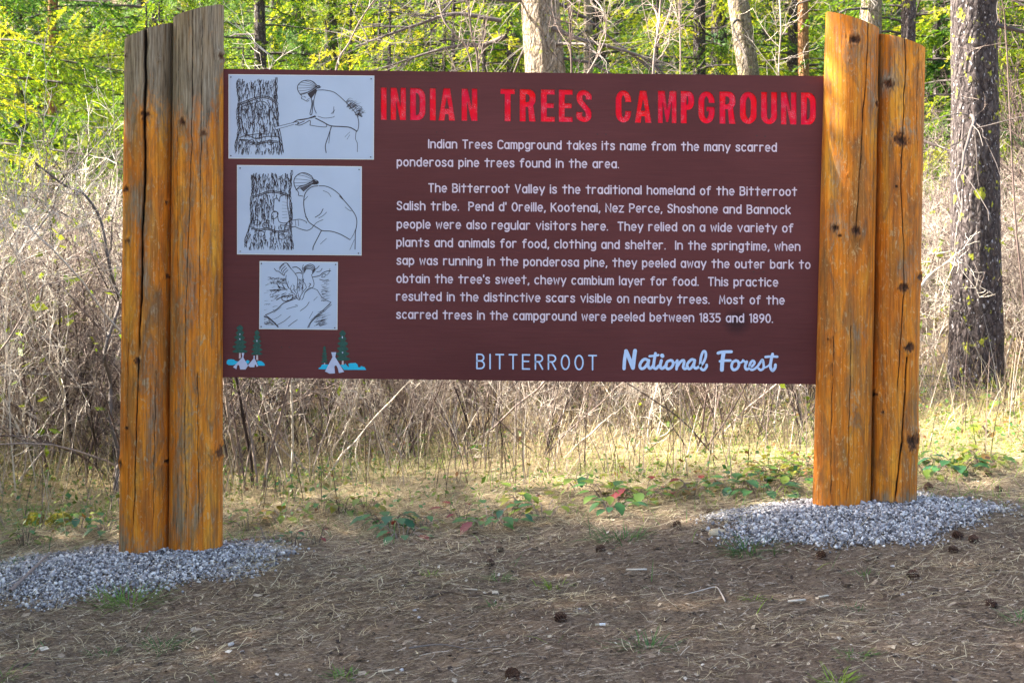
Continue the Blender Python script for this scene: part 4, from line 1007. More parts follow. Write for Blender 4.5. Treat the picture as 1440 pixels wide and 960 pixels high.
# short new green grass through the straw
m = MB(); n = 80000
x = rng.uniform(-4.5, 5.0, n); y = rng.uniform(-1.6, 4.0, n)
p = sstep(.49, .60, fbm(x * 1.7 + 30, y * 1.9 + 7, 4)) * sstep(-0.5, 0.5, y) * .9 + .22 * sstep(-.1, .3, y) * sstep(1.4, .9, y) + 0.06 * (vnoise(x * 9, y * 9) > .8) + sstep(.2, 1.3, x) * sstep(.35, .75, y) * sstep(2.8, 1.4, y) * (.3 + .9 * fbm(x * 2.5, y * 2.5, 3)) + .25 * sstep(.5, 1.0, y) * sstep(2.6, 1.6, y) * (vnoise(x * 3, y * 3) > .5)
k = (rng.rand(n) < p) & ~in_mound(x, y, 1.0); x, y = x[k], y[k]; n = len(x)
blades(np.stack([x, y, gz(x, y)], 1), rng.uniform(0, 2 * PI, n), rng.uniform(.03, .12, n), rng.uniform(0.002, 0.0042, n), rng.uniform(0.2, 1.6, n), rng.uniform(.1, .7, n), np.clip(rng.normal(.55, .22, n) + .3 * (x > 0) * (y > .3) + .15 * (y > .7) - .2 * (y < .6) * (x < .5), 0, 1), m)  # shade and sun are put into the tone: bluer in front, yellower behind
tag(link('new_green_grass', m.data('new_green_grass', M_GRASS)), 'short green grass growing up through the flattened straw', 'grass', None, 'stuff')

# dead brown and green leaf bits of the herb layer
m = MB(); n = 32000
x = rng.uniform(-4, 5.5, n); y = rng.uniform(.35, 4.0, n); k = rng.rand(n) < (.15 + 1.0 * sstep(.46, .62, fbm(x * 1.5 + 11, y * 1.5 + 4, 4)) + .5 * sstep(.45, .6, y) * sstep(1.1, .85, y) * sstep(-1.2, .2, x)); x, y = x[k], y[k]; n = len(x)
a = rng.uniform(0, 2 * PI, n); s = rng.uniform(.006, .017, n); c = np.stack([x, y, gz(x, y) + rng.uniform(.01, .12, n)], 1)
u = np.stack([np.cos(a), np.sin(a), rng.randn(n) * .4], 1) * s[:, None]; w = np.stack([-np.sin(a), np.cos(a), rng.randn(n) * .5], 1) * (s * .55)[:, None]
v = np.stack([c - u, c - w, c + u, c + w], 1).reshape(-1, 3)
m.add(v, np.arange(4 * n).reshape(-1, 4), np.repeat(np.clip(rng.normal(.52, .16, n) + .06 * (x > 0), 0, .82), 4))
tag(link('low_leafy_herbs', m.data('low_leafy_herbs', M_LEAF)), 'small green and rust coloured herb leaves scattered under the bare shrubs', 'ground cover', None, 'stuff')

# ------------------------------------------------------------------ gravel round the logs
_g = (1 + 5 ** .5) / 2
ICO_V = np.array([(-1, _g, 0), (1, _g, 0), (-1, -_g, 0), (1, -_g, 0), (0, -1, _g), (0, 1, _g), (0, -1, -_g), (0, 1, -_g), (_g, 0, -1), (_g, 0, 1), (-_g, 0, -1), (-_g, 0, 1)], float) / 1.9
ICO_F = np.array([(0, 11, 5), (0, 5, 1), (0, 1, 7), (0, 7, 10), (0, 10, 11), (1, 5, 9), (5, 11, 4), (11, 10, 2), (10, 7, 6), (7, 1, 8), (3, 9, 4), (3, 4, 2), (3, 2, 6), (3, 6, 8), (3, 8, 9), (4, 9, 5), (2, 4, 11), (6, 2, 10), (8, 6, 7), (9, 8, 1)])
def rand_rot(n, r):
    q = r.randn(n, 4); q /= np.linalg.norm(q, axis=1)[:, None]; a, b, c, d = q.T
    return np.stack([np.stack([a*a+b*b-c*c-d*d, 2*(b*c-a*d), 2*(b*d+a*c)], -1), np.stack([2*(b*c+a*d), a*a-b*b+c*c-d*d, 2*(c*d-a*b)], -1), np.stack([2*(b*d-a*c), 2*(c*d+a*b), a*a-b*b-c*c+d*d], -1)], 1)
def stones(c, size, tone, mb, r):
    n = len(c); V = ICO_V[None] * r.uniform(.65, 1.2, (n, 12, 1)) * r.uniform(.55, 1.1, (n, 1, 3)) * size[:, None, None]
    V = np.einsum('nij,nkj->nki', rand_rot(n, r), V) + c[:, None]
    mb.add(V.reshape(-1, 3), (np.arange(n)[:, None, None] * 12 + ICO_F[None]).reshape(-1, 3), np.repeat(tone, 12))
for i, (cx, cy, rx, ry, h) in enumerate(MOUNDS):
    n = 38000; r = np.sqrt(rng.rand(n)) * 1.5; a = rng.uniform(0, 2 * PI, n)
    x = cx + rx * r * np.cos(a) * (1.05); y = cy + ry * 1.35 * r * np.sin(a)
    if i == 0: x = x - 0.12 * (y < -.2)
    k = rng.rand(n) < sstep(1.38, .82, r + .45 * (vnoise(x * 6, y * 6) - .5)) ** 1.5; x, y, r = x[k], y[k], r[k]; n = len(x)
    m = MB(); stones(np.stack([x, y, gz(x, y) + rng.uniform(0, .012, n)], 1), rng.gamma(3, .00115, n) + .0020, np.clip(rng.normal(.55, .30, n), 0, 1), m, rng)
    tag(link('gravel', m.data('gravel', M_STONE)), ['crushed pale grey gravel heaped round the feet of the left logs', 'crushed pale grey gravel heaped round the feet of the right logs'][i], 'gravel', None, 'stuff')

# ------------------------------------------------------------------ bare shrubs
def grow(r, p, d, L, rad, n, wob, up):
    pts = [p]; d = d / np.linalg.norm(d)
    for _ in range(n):
        d = d + r.randn(3) * wob + np.array([0, 0, up]); d /= np.linalg.norm(d)
        pts.append(pts[-1] + d * L / n)
    return np.array(pts), np.linspace(rad, rad * .45, n + 1)
def shrub_mesh(name, seed, H, stems, spread_, mats=None, b1=8, b2=6, b3=4, leaf=0.0, rad=.0048, droop=0.0):
    r = np.random.RandomState(seed); m = MB(); L = MB()
    for s in range(stems):
        a = r.uniform(0, 2 * PI); t = r.uniform(.05, spread_)
        base = np.array([r.normal(0, .07), r.normal(0, .07), -.03]); d = np.array([math.cos(a) * t, math.sin(a) * t, 1.0])
        p0, r0 = grow(r, base, d, H * r.uniform(.65, 1.05), rad * r.uniform(.6, 1.3), 8, .10, .01 - droop * .1)
        tone = np.clip(r.normal(.44, .27), .02, .95); tube(p0, r0, 4, tone, m)
        for i in range(b1):
            q = r.randint(2, 9); dd = p0[min(q, 8)] - p0[q - 1]; dd = dd / np.linalg.norm(dd) + r.randn(3) * .55
            p1, r1 = grow(r, p0[min(q, 8)], dd, H * r.uniform(.18, .42), max(r0[min(q, 8)] * .5, .0017), 5, .18, .05 - droop)
            tube(p1, r1, 3, tone + r.normal(0, .08), m)
            for j in range(b2):
                q2 = r.randint(1, 6); d2 = p1[q2] - p1[q2 - 1]; d2 = d2 / np.linalg.norm(d2) + r.randn(3) * .6
                p2, r2 = grow(r, p1[q2], d2, H * r.uniform(.07, .2), .0012, 3, .22, .06 - droop)
                tube(p2, r2, 3, tone + r.normal(.05, .1), m)
                for l in range(b3):
                    q3 = r.randint(1, 4); d3_ = p2[q3] - p2[q3 - 1]; d3_ = d3_ / np.linalg.norm(d3_) + r.randn(3) * .7
                    p3, r3_ = grow(r, p2[q3], d3_, H * r.uniform(.03, .09), .0009, 2, .2, .05)
                    tube(p3, r3_, 3, tone + r.normal(.1, .12), m)
                    if leaf and r.rand() < leaf:
                        c = p3[-1]; u = r.randn(3) * .012; w = r.randn(3) * .009
                        L.add([c - u, c - w, c + u, c + w], [[0, 1, 2, 3]], r.rand())
    if L.n: 
        for v, f, t in zip(L.v, L.f, L.t): m.add(v, f - f.min(), t, 1)
    return m.data(name, [M_TWIG, M_YLEAF])
SH = [shrub_mesh('bare_shrub', 100 + i, 1.0, 9, .55) for i in range(4)] + [shrub_mesh('bare_shrub', 110 + i, 1.0, 7, .8, leaf=.12) for i in range(2)]
LOWSH = [shrub_mesh('low_shrub', 120 + i, 1.0, 8, .9, b1=6, b2=5, b3=3, rad=.0065, droop=.03, leaf=.05 if i == 1 else 0) for i in range(3)]
ARCH = [shrub_mesh('arching_shrub', 130 + i, 1.0, 7, 1.5, b1=6, b2=5, b3=3, rad=.0055, droop=.10) for i in range(2)]
SAP = [shrub_mesh('sapling', 140 + i, 1.0, 1, .08, b1=16, b2=5, b3=3, rad=.0045) for i in range(3)]

def zone(x, y):
    p = 720 + FPX * x / (y + CAM_D)
    for lim, n in ((170, 'left of the left logs'), (315, 'straight behind the left logs'), (530, 'behind the printed panels'), (700, 'behind the start of the lettering'), (860, 'behind the middle of the lettering'), (1010, 'behind the word campground'), (1160, 'behind the end of the lettering'), (1300, 'straight behind the right logs'), (1440, 'round the speckled trunk')):
        if p < lim: return n
    return 'beyond the speckled trunk'
def scatter(meshes, n, xr_, yr_, hr, mind, name, label, cat, group, seed, ok=lambda x, y: True, taken=[]):
    r = np.random.RandomState(seed); got = 0; tries = 0
    while got < n and tries < n * 40:
        tries += 1
        x, y = r.uniform(*xr_), r.uniform(*yr_)
        if not ok(x, y) or any((x - a) ** 2 + (y - b) ** 2 < mind ** 2 for a, b in taken): continue
        taken.append((x, y)); h = r.uniform(*hr); got += 1
        o = link(name, meshes[r.randint(len(meshes))], (x, y, float(gz(x, y))), None, r.uniform(0, 6.28), (h * r.uniform(.8, 1.1), h * r.uniform(.8, 1.1), h))
        o.rotation_euler[0] = r.normal(0, .06); o.rotation_euler[1] = r.normal(0, .06)
        zn = zone(x, y); tag(o, label + ', ' + zn, cat, group + ', ' + zn)
BIGSPOTS = [(2.87, 3.0), (.37, 7.1), (2.7, 11)]
clear = lambda x, y: all((x - a) ** 2 + (y - b) ** 2 > .16 for a, b in BIGSPOTS) and not (y < 3.1 and abs(x / (y + CAM_D) - .327) < .08)
clear2 = lambda x, y: clear(x, y) and not (1.9 < x < 4.2 and y < 3.4)
scatter(SH, 74, (-5.2, -1.0), (1.5, 7.5), (1.2, 1.85), .27, 'bare_shrub', 'tall bare grey shrub in the dense thicket', 'shrub', 'tall bare shrubs of the left thicket', 1, clear)
scatter(SH, 56, (-1.2, 2.6), (2.3, 7.0), (.8, 1.3), .32, 'bare_shrub', 'bare twiggy shrub in the lower thicket', 'shrub', 'bare shrubs of the middle thicket', 2, clear)
scatter(SH, 52, (2.2, 6.5), (2.0, 8.0), (1.0, 1.7), .33, 'bare_shrub', 'bare grey shrub in the right thicket', 'shrub', 'bare shrubs of the right thicket', 3, clear2)
scatter(LOWSH, 64, (-3.6, 4.6), (1.5, 3.8), (.40, .95), .17, 'low_shrub', 'low leafless pale shrub', 'shrub', 'low bare shrubs along the front of the thicket', 4, clear)

scatter(ARCH, 22, (-4.2, 4.8), (1.5, 4.5), (.9, 1.5), .25, 'arching_shrub', 'arching bare canes crossing low', 'shrub', 'arching bare canes in the thicket', 5, clear2)
scatter(SAP, 1, (-2.5, 5.5), (5.0, 10.0), (3.0, 4.5), .3, 'sapling', 'thin leafless sapling rising above the thicket', 'sapling', 'leafless saplings behind the thicket', 6, clear)

# ------------------------------------------------------------------ conifers
def needles(T, D, U, L, w, tone, mb, mat=0):
    """diamond shaped leaves: base T, direction D, width direction U"""
    n = len(T); v = np.stack([T, T + D * (L * .5)[:, None] + U * w[:, None], T + D * L[:, None], T + D * (L * .5)[:, None] - U * w[:, None]], 1).reshape(-1, 3)
    mb.add(v, np.arange(4 * n).reshape(-1, 4), np.repeat(tone, 4), mat)
def crown(seed, H, R, z0, nb, nl, leafL=.055, droop=.35, hang=0.25):
    r = np.random.RandomState(seed); m = MB(); wood = MB()
    for b in range(nb):
        u = (b + r.rand()) / nb; z = z0 + (H - z0) * u ** 1.25; az = r.uniform(0, 2 * PI)
        L = R * (1 - (z - z0) / (H - z0)) ** .75 * r.uniform(.6, 1.15) + .15
        s = np.linspace(0, 1, 7); hd = np.array([math.cos(az), math.sin(az), 0])
        zz = z + L * (.16 * s - droop * s ** 2 + .12 * s ** 4)
        P = hd[None] * (L * s)[:, None] + np.stack([r.normal(0, .03, 7) * L, r.normal(0, .03, 7) * L, zz], 1) * np.array([1, 1, 1])
        tube(P, np.linspace(.008 + .007 * L, .003, 7), 3, .35, wood)
        nt_ = max(5, int(15 * L)); q = r.uniform(.12, 1.0, nt_)
        base = np.stack([np.interp(q, s, P[:, k]) for k in range(3)], 1)
        side = np.where(r.rand(nt_) < .5, 1, -1); ang = az + side * r.uniform(.5, 1.15, nt_)
        tl = L * .42 * (1.15 - q * .8) * r.uniform(.6, 1.2, nt_) + .08
        td = np.stack([np.cos(ang), np.sin(ang), r.normal(-hang, .18, nt_)], 1); td /= np.linalg.norm(td, axis=1)[:, None]
        bt = r.normal(.48, .20)
        n = int(nl * max(.35, L / R)); k = r.rand(nt_, n); sag = -hang * .5 * k ** 2 * tl[:, None]
        C = base[:, None] + td[:, None] * (k * tl[:, None])[..., None]; C[..., 2] += sag
        dv = td[:, None] + r.normal(0, .40, (nt_, n, 3)); dv /= np.linalg.norm(dv, axis=2)[..., None]
        uv = np.cross(dv, r.normal(0, 1, (nt_, n, 3))); uv /= np.linalg.norm(uv, axis=2)[..., None] + 1e-6
        N_ = nt_ * n
        needles(C.reshape(-1, 3), dv.reshape(-1, 3), uv.reshape(-1, 3), leafL * r.uniform(.6, 1.4, N_), leafL * r.uniform(.08, .14, N_), np.clip(bt + .22 * (k.ravel() - .4) + r.normal(0, .10, N_), 0, 1), m)
    return m, wood
def pine_crown(seed, H, R, z0, nb, tufts):
    """long-needled tufts at the branch ends"""
    r = np.random.RandomState(seed); m = MB(); wood = MB()
    for b in range(nb):
        z = z0 + (H - z0) * (b + r.rand()) / nb; az = r.uniform(0, 2 * PI); L = R * (1 - .6 * (z - z0) / (H - z0)) * r.uniform(.5, 1.15)
        s = np.linspace(0, 1, 5); P = np.stack([math.cos(az) * L * s, math.sin(az) * L * s, z + L * (.25 * s + .1 * s ** 2) + r.normal(0, .03, 5)], 1)
        tube(P, np.linspace(.03, .006, 5), 4, .4, wood)
        n = max(3, int(tufts * L / R)); q = r.uniform(.35, 1, n); c = np.stack([np.interp(q, s, P[:, k]) for k in range(3)], 1) + r.normal(0, .16 * R, (n, 3))
        K = 34; d = r.normal(0, 1, (n, K, 3)) + np.array([0, 0, .5]); d /= np.linalg.norm(d, axis=2)[..., None]
        u = np.cross(d, r.normal(0, 1, (n, K, 3))); u /= np.linalg.norm(u, axis=2)[..., None]; N_ = n * K
        needles(np.repeat(c[:, None], K, 1).reshape(-1, 3), d.reshape(-1, 3), u.reshape(-1, 3), r.uniform(.10, .20, N_), r.uniform(.0035, .006, N_), np.clip(.55 + r.normal(0, .15, N_), 0, 1), m)
    return m, wood

def trunk_pts(H, lean=(0, 0), n=14, wob=.02, seed=0):
    r = np.random.RandomState(seed); z = np.linspace(-.15, H, n)
    return np.stack([lean[0] * z + np.cumsum(r.normal(0, wob, n)) * .4, lean[1] * z + np.cumsum(r.normal(0, wob, n)) * .4, z], 1)
def bark_trunk(pts, r0, r1, k=28, rough=.08, seed=0, flare=.35, rows=90):
    """trunk with ridged bark relief"""
    t = np.linspace(0, 1, rows) ** 1.3; s = np.linspace(0, 1, len(pts)); C = np.stack([np.interp(t, s, pts[:, i]) for i in range(3)], 1)
    th = np.arange(k) * 2 * PI / k; T, TT = np.meshgrid(th, t)
    rad = r0 + (r1 - r0) * TT; h = TT * (pts[-1, 2] - pts[0, 2])
    rad = rad * (1 + flare * np.exp(-h / .28)) * (1 + rough * (fbm(np.cos(T) * 6 + seed, h * 2.5 + np.sin(T) * 6, 3) - .45) * 2 + .06 * np.cos(3 * T + seed) * np.exp(-h / .5))
    v = C[:, None] + np.stack([rad * np.cos(T), rad * np.sin(T), 0 * T], -1)
    i = np.arange(rows - 1)[:, None] * k; j = np.arange(k)[None]; j2 = (j + 1) % k
    return MB().add(v.reshape(-1, 3), np.stack([i + j, i + j2, i + k + j2, i + k + j], -1).reshape(-1, 4))

def mesh2(m, w, name, nm): 
    for v, f, t in zip(w.v, w.f, w.t): m.add(v, f - f.min(), t, 1)
    return m.data(name, [nm, M_DARKTWIG])
CR = [mesh2(*crown(200 + i, 9.0, 2.0, .5, 84, 54, leafL=.05, hang=.5), 'crown', M_NEEDLE) for i in range(3)]
YC = [mesh2(*crown(230 + i, 4.5, 1.3, .25, 66, 60, leafL=.045, hang=.45), 'crown', M_NEEDLE) for i in range(2)]
CRB = [mesh2(*crown(210, 8.0, 1.7, .4, 70, 22, droop=.2, hang=.05), 'crown', M_NEEDLEB)]
CP = [mesh2(*pine_crown(220, 9.0, 2.0, .6, 60, 20), 'crown', M_NEEDLEB)]
TR = [bark_trunk(trunk_pts(9.0, seed=i), .11, .02, 12, .05, i, .2, 24).data('trunk', M_BARK, True) for i in range(2)]

TRY = bark_trunk(trunk_pts(4.5, seed=9), .05, .01, 10, .05, 3, .2, 14).data('trunk', M_BARK, True)
def conifer(x, y, cm, sc, rot, label, group=None, name='conifer_tree', tm=None, cat='tree', zoff=0.0):
    o = thing(name, label, cat, (x, y, float(gz(x, y)) - .05 + zoff), rot, group, sc)
    if y > 5.5: zn = zone(x, y); o['label'] = label + ', ' + zn + (', in the front row' if y < 10.5 else ', in the middle rows' if y < 20 else ', far back'); o['group'] = group + o['label'][len(label):]
    link('trunk', tm or TR[0], parent=o); link('crown', cm, parent=o)
    return o
r = np.random.RandomState(31)
GL = ('bright green conifer', 'sunlit conifers of the wood')
pos = []
def hides(x, y, R):
    p = 720 + FPX * x / (y + CAM_D); w = FPX * R * .55 / (y + CAM_D)
    return any(abs(p - a) < w + 12 and y < b for a, b in ((1060, 11.3), (1130, 13.2), (822, 13.6), (1222, 9.3), (72, 14)))
for row, (y0, y1, n, step) in enumerate([(8.6, 10.5, 7, 0), (11, 14, 10, 0), (15, 19, 13, 0), (20, 26, 15, 0), (27, 36, 18, 0), (38, 55, 22, 0)]):
    half = (y1 + CAM_D) * .36 + 2.2
    for i in range(n):
        x = -half + 2 * half * (i + r.uniform(.15, .85)) / n; y = r.uniform(y0, y1)
        if any((x - a) ** 2 + (y - b) ** 2 < 1.2 for a, b in BIGSPOTS): continue
        if (y < 12 and x < -7.0) or hides(x, y, 1.5): continue
        pos.append((x, y, row if not (row == 0 and x < .3) else -5))
for x, y, row in pos:
    left = x < -y * .16 - .5
    cm = (CP[0] if r.rand() < .45 else CR[r.randint(3)]) if left else (CR[r.randint(3)] if r.rand() < .8 else CRB[0])
    conifer(x, y, cm, r.uniform(.8, 1.25) * (1 + row * .12), r.uniform(0, 6.28), *(GL if not left else ('blue green pine or fir', 'pines and firs of the left wood')), tm=TR[r.randint(2)])

for i in range(46):
    x, y = r.uniform(-6.5, 8), r.uniform(7.5, 12)
    if hides(x, y, 1.0): continue
    if any((x - a) ** 2 + (y - b) ** 2 < .6 for a, b in BIGSPOTS): continue
    conifer(x, y, YC[i % 2], r.uniform(.8, 1.0) if x < 0 else r.uniform(.85, 1.4), r.uniform(0, 6.28), 'young bushy conifer', 'young conifers at the edge of the wood', tm=TRY)
# trees whose trunks show
def big_tree(x, y, H, r0, r1, lean, bark, z0, R, label, seed, dead=0, cm=None, lichen=False, k=36):
    z = float(gz(x, y)); o = thing('conifer_tree', label, 'tree', (x, y, z))
    pts = trunk_pts(H, lean, seed=seed, wob=.015)
    link('trunk', bark_trunk(pts, r0, r1, k, .09, seed, .30, 150).data('trunk', bark, True), parent=o)
    if cm is None: cm = mesh2(*crown(seed, H, R, z0, 56, 16, leafL=.06), 'crown', M_NEEDLE)
    link('crown', cm, parent=o)
    rr = np.random.RandomState(seed)
    for i in range(dead):
        zz = rr.uniform(1.6, 4.2); az = rr.uniform(0, 2 * PI); L = rr.uniform(.7, 1.8); c = np.array([np.interp(zz, pts[:, 2], pts[:, 0]), np.interp(zz, pts[:, 2], pts[:, 1]), zz])
        p, q = grow(rr, c, np.array([math.cos(az), math.sin(az), -.05]), L, .016, 7, .10, -.06)
        m = tube(p, q, 5, .5, MB())
        for j in range(12):
            s = rr.randint(1, 8); d = p[s] - p[s - 1]; d = d / np.linalg.norm(d) + rr.randn(3) * .6
            p2, q2 = grow(rr, p[s], d, rr.uniform(.2, .6), .004, 4, .2, -.05); tube(p2, q2, 3, rr.uniform(.3, .9), m)
        link('dead_branch', m.data('dead_branch', M_DARKTWIG), parent=o)
    return o
big_tree(2.86, 3.0, 13, .155, .05, (-.006, 0), M_BARK, 4.2, 2.2, 'dark straight trunk speckled with lichen, standing just behind the right logs', 41, 5, k=48)
big_tree(.50, 7.1, 14, .205, .06, (-.085, 0), M_BARKL, 4.6, 2.4, 'thick lichen spotted trunk leaning over the top of the board, lit white on one side', 42, 10, k=48)
big_tree(3.15, 11, 13, .15, .04, (-.14, .02), M_BARKL, 5.0, 2.0, 'leaning pale trunk behind the board, next to the thin orange one', 43, 6)
big_tree(3.84, 13, 13, .085, .03, (0, 0), M_BARKO, 6.0, 1.4, 'thin straight orange barked trunk by the top of the right logs', 44, 2)
big_tree(3.70, 9, 13, .125, .04, (.01, 0), M_BARKL, 5.5, 1.8, 'grey trunk showing just above the slanted tops of the right logs', 45, 6)
big_tree(1.02, 13.5, 12, .075, .03, (0, 0), M_BARKL, 6.0, 1.4, 'slim white lit trunk to the right of the thick leaning trunk', 46, 4)
big_tree(-6.4, 14, 12, .07, .03, (0, 0), M_BARKO, 6.0, 1.5, 'slender brown trunk among the pines at the far left', 47, 5)
big_tree(3.35, 6.4, 11, .07, .03, (.02, 0), M_BARK, 5.0, 1.3, 'dark slim trunk half hidden beside the speckled trunk', 48, 6)

# ------------------------------------------------------------------ trees of the clearing's left side, whose shade lies over the sign
SHADE = [(-4.9, -0.3, .95, .95), (-6.4, 0.3, 1.15, 1.0), (-7.6, -2.0, 1.2, .8), (-8.6, 0.7, 1.3, 1.1), (-4.6, -3.4, 1.1, .8), (-7.2, -4.6, 1.2, .9), (-3.6, -1.6, .8, 1.0), (-7.2, -0.5, 1.3, 1), (-11, .2, 1.4, 1), (-8.9, -3.4, 1.3, 1), (-5.0, .6, .85, 1)]
for i, (x, y, s, w) in enumerate(SHADE):
    o = conifer(x, y, CR[i % 3], s, i * 1.3, 'dense shade casting conifer at the side of the clearing', 'conifers at the side of the clearing')
    if i in (0, 1, 3): link('crown', CR[(i + 1) % 3], parent=o, rotz=2.0)
CRH = mesh2(*crown(251, 11, 1.25, 5.0, 60, 34, leafL=.07), 'crown', M_NEEDLE)
for x, y in ((-5.6, .88), (-7.6, .95)): conifer(x, y, CRH, 1.0, x, 'tall conifer with a bare lower trunk at the side of the clearing', 'tall conifers at the side of the clearing')
for i, (x, y, s) in enumerate([(-6.8, 3.7, 1.1), (-7.8, 4.9, 1.2), (-6.1, 4.9, .95), (-8.8, 3.8, 1.1)]): conifer(x, y, YC[i % 2], s, i, 'young conifer at the side of the clearing by the thicket', 'young conifers at the side of the clearing', tm=TRY)
# ------------------------------------------------------------------ single things on the forest floor
def leafplant(name, label, cat, px, py, seed, size, n, toneb, group=None, red=0.0, hgt=.10):
    """low plant of spiny-edged leaves on short stalks; each leaf is a part"""
    x, y, z = at(px, py); r = np.random.RandomState(seed)
    o = thing(name, label, cat, (x, y, z), 0, group)
    st = MB()
    for i in range(n):
        a = 2 * PI * (i + r.rand() * .6) / n; L = size * r.uniform(.5, 1.15); tip = np.array([math.cos(a) * L, math.sin(a) * L, hgt * r.uniform(.3, 1.1)])
        base = tip * np.array([.25, .25, 0]); mid = (tip + base) / 2 + [0, 0, hgt * .3]
        tube(smooth_line([base - [0, 0, .02], mid, tip], 3), .0016, 3, .4, st)
        m = MB(); s = size * r.uniform(.34, .55); up = np.array([-math.cos(a) * .35, -math.sin(a) * .35, 1.0]); d = np.array([math.cos(a), math.sin(a), r.uniform(-.5, .35)])
        d /= np.linalg.norm(d); sd_ = np.cross(d, up); sd_ /= np.linalg.norm(sd_); nn = np.cross(sd_, d)
        t = np.linspace(0, 1, 9); wd = np.sin(PI * np.clip(t, 0.02, 1) ** .8) * .36 * (1 + .28 * (np.arange(9) % 2)); fold = .10
        c = tip[None] + d * (t[:, None] - .1) * s * 1.3 - nn * (t[:, None] ** 2) * s * .25
        l = c + sd_ * (wd * s)[:, None] + nn * (wd * s * fold * 2)[:, None]; q = c - sd_ * (wd * s)[:, None] + nn * (wd * s * fold * 2)[:, None]
        k = np.arange(8)
        tn = 1.0 if r.rand() < red else np.clip(toneb + r.normal(0, .13), 0, .78)
        m.add(np.vstack([l, c, q]), np.vstack([np.stack([k, k + 9, k + 10, k + 1], 1), np.stack([k + 9, k + 18, k + 19, k + 10], 1)]), tn)
        link('leaf', m.data('leaf', M_LEAF, True), parent=o)
    link('stalks', st.data('stalks', M_TWIG), parent=o)['kind'] = 'stuff'
    return o
PL = [(820, 690, .13, 9, .5, .1, 'low spiny leaved plant, leftmost of the dense green row behind the gap under the board'),
 (858, 706, .15, 10, .5, .2, 'dark green spiny leaved plant with one rusty leaf, left of the red leaved plant'),
 (862, 722, .14, 9, .35, .1, 'dark green plant with broad leaves, nearest of the row under the board'),
 (905, 705, .16, 11, .4, .2, 'broad clump of green and bronze leaves in the middle of the row under the board'),
 (942, 702, .12, 8, .45, .6, 'plant with mostly crimson leaves in the row under the board'),
 (972, 694, .13, 9, .4, .5, 'plant with green leaves and two deep red ones, right of the crimson plant'),
 (1036, 690, .15, 10, .1, .0, 'blue green leafy plant at the back edge of the right gravel heap'),
 (1075, 696, .16, 11, .15, .0, 'flat blue green leafy plant close to the foot of the right logs'),
 (1112, 680, .17, 12, .5, .05, 'bushy yellow green plant just left of the foot of the right logs'),
 (1128, 664, .16, 11, .6, .05, 'tall yellow green plant touching the right logs from behind'),
 (1085, 668, .14, 9, .62, .0, 'yellow leaved plant at the sunlit edge left of the right logs'),
 (548, 744, .15, 10, .15, .1, 'clump of broad blue green leaves in the straw between the logs'),
 (566, 758, .12, 8, .25, .5, 'green and dark red leaved plant at the edge of the bare soil'),
 (516, 716, .10, 6, .62, .0, 'small upright olive leaved plant alone in the straw'),
 (481, 722, .11, 7, .62, .3, 'small yellowish plant with a rusty leaf in the straw'),
 (454, 724, .10, 6, .6, .0, 'small yellow green plant, a hand left of the rusty leaved one'),
 (398, 732, .13, 8, .62, .0, 'olive yellow plant with upright leaves by the inner left log'),
 (352, 744, .11, 7, .6, .0, 'flat green plant nearest the inner left log'),
 (378, 762, .10, 6, .7, .1, 'yellow green plant beside the tail of the left gravel'),
 (412, 770, .08, 5, .05, .0, 'small plant with one round mint green leaf by the left gravel tail'),
 (446, 766, .07, 4, .9, 1.0, 'single bright red leaved seedling in the straw'),
 (650, 734, .11, 7, .5, .9, 'crimson leaved plant standing in the straw under the lettering'),
 (690, 742, .15, 10, .35, .3, 'leafy plant with green and red leaves at the middle of the bare edge'),
 (712, 738, .13, 9, .2, .15, 'green plant with round leaves right of the one with mixed red leaves'),
 (596, 742, .10, 6, .6, .1, 'olive plant between the crimson one and the blue green clump'),
 (765, 728, .12, 8, .55, .1, 'yellow green plant between the two leafy rows'),
 (736, 712, .12, 8, .6, .3, 'bronze leaved plant in the sunlit straw'),
 (1310, 668, .15, 10, .5, .0, 'green plant close behind the outermost right log'),
 (1345, 664, .16, 11, .1, .0, 'blue green spreading plant right of the outermost log'),
 (1385, 656, .15, 10, .55, .0, 'yellow green plant behind the right end of the gravel'),
 (1425, 580, .18, 11, .6, .0, 'bright green leafy plant at the foot of the speckled trunk'),
 (1395, 612, .15, 10, .65, .1, 'yellow leafed plant in the sun in front of the speckled trunk'),
 (36, 768, .10, 8, .45, .0, 'small bright green plant by the mossy rocks at the far left'),
 (110, 742, .12, 8, .1, .0, 'blue green plant left of the outermost left log'),
 (150, 752, .11, 8, .3, .0, 'green plant close to the foot of the outermost left log')]
for i, (px, py, s, n, t, rd, lb) in enumerate(PL):
    leafplant('leafy_plant', lb, 'plant', px, py, 300 + i, s * .78, int(n * 1.5), t, 'low spiny leaved plants', rd * .5, hgt=.07)

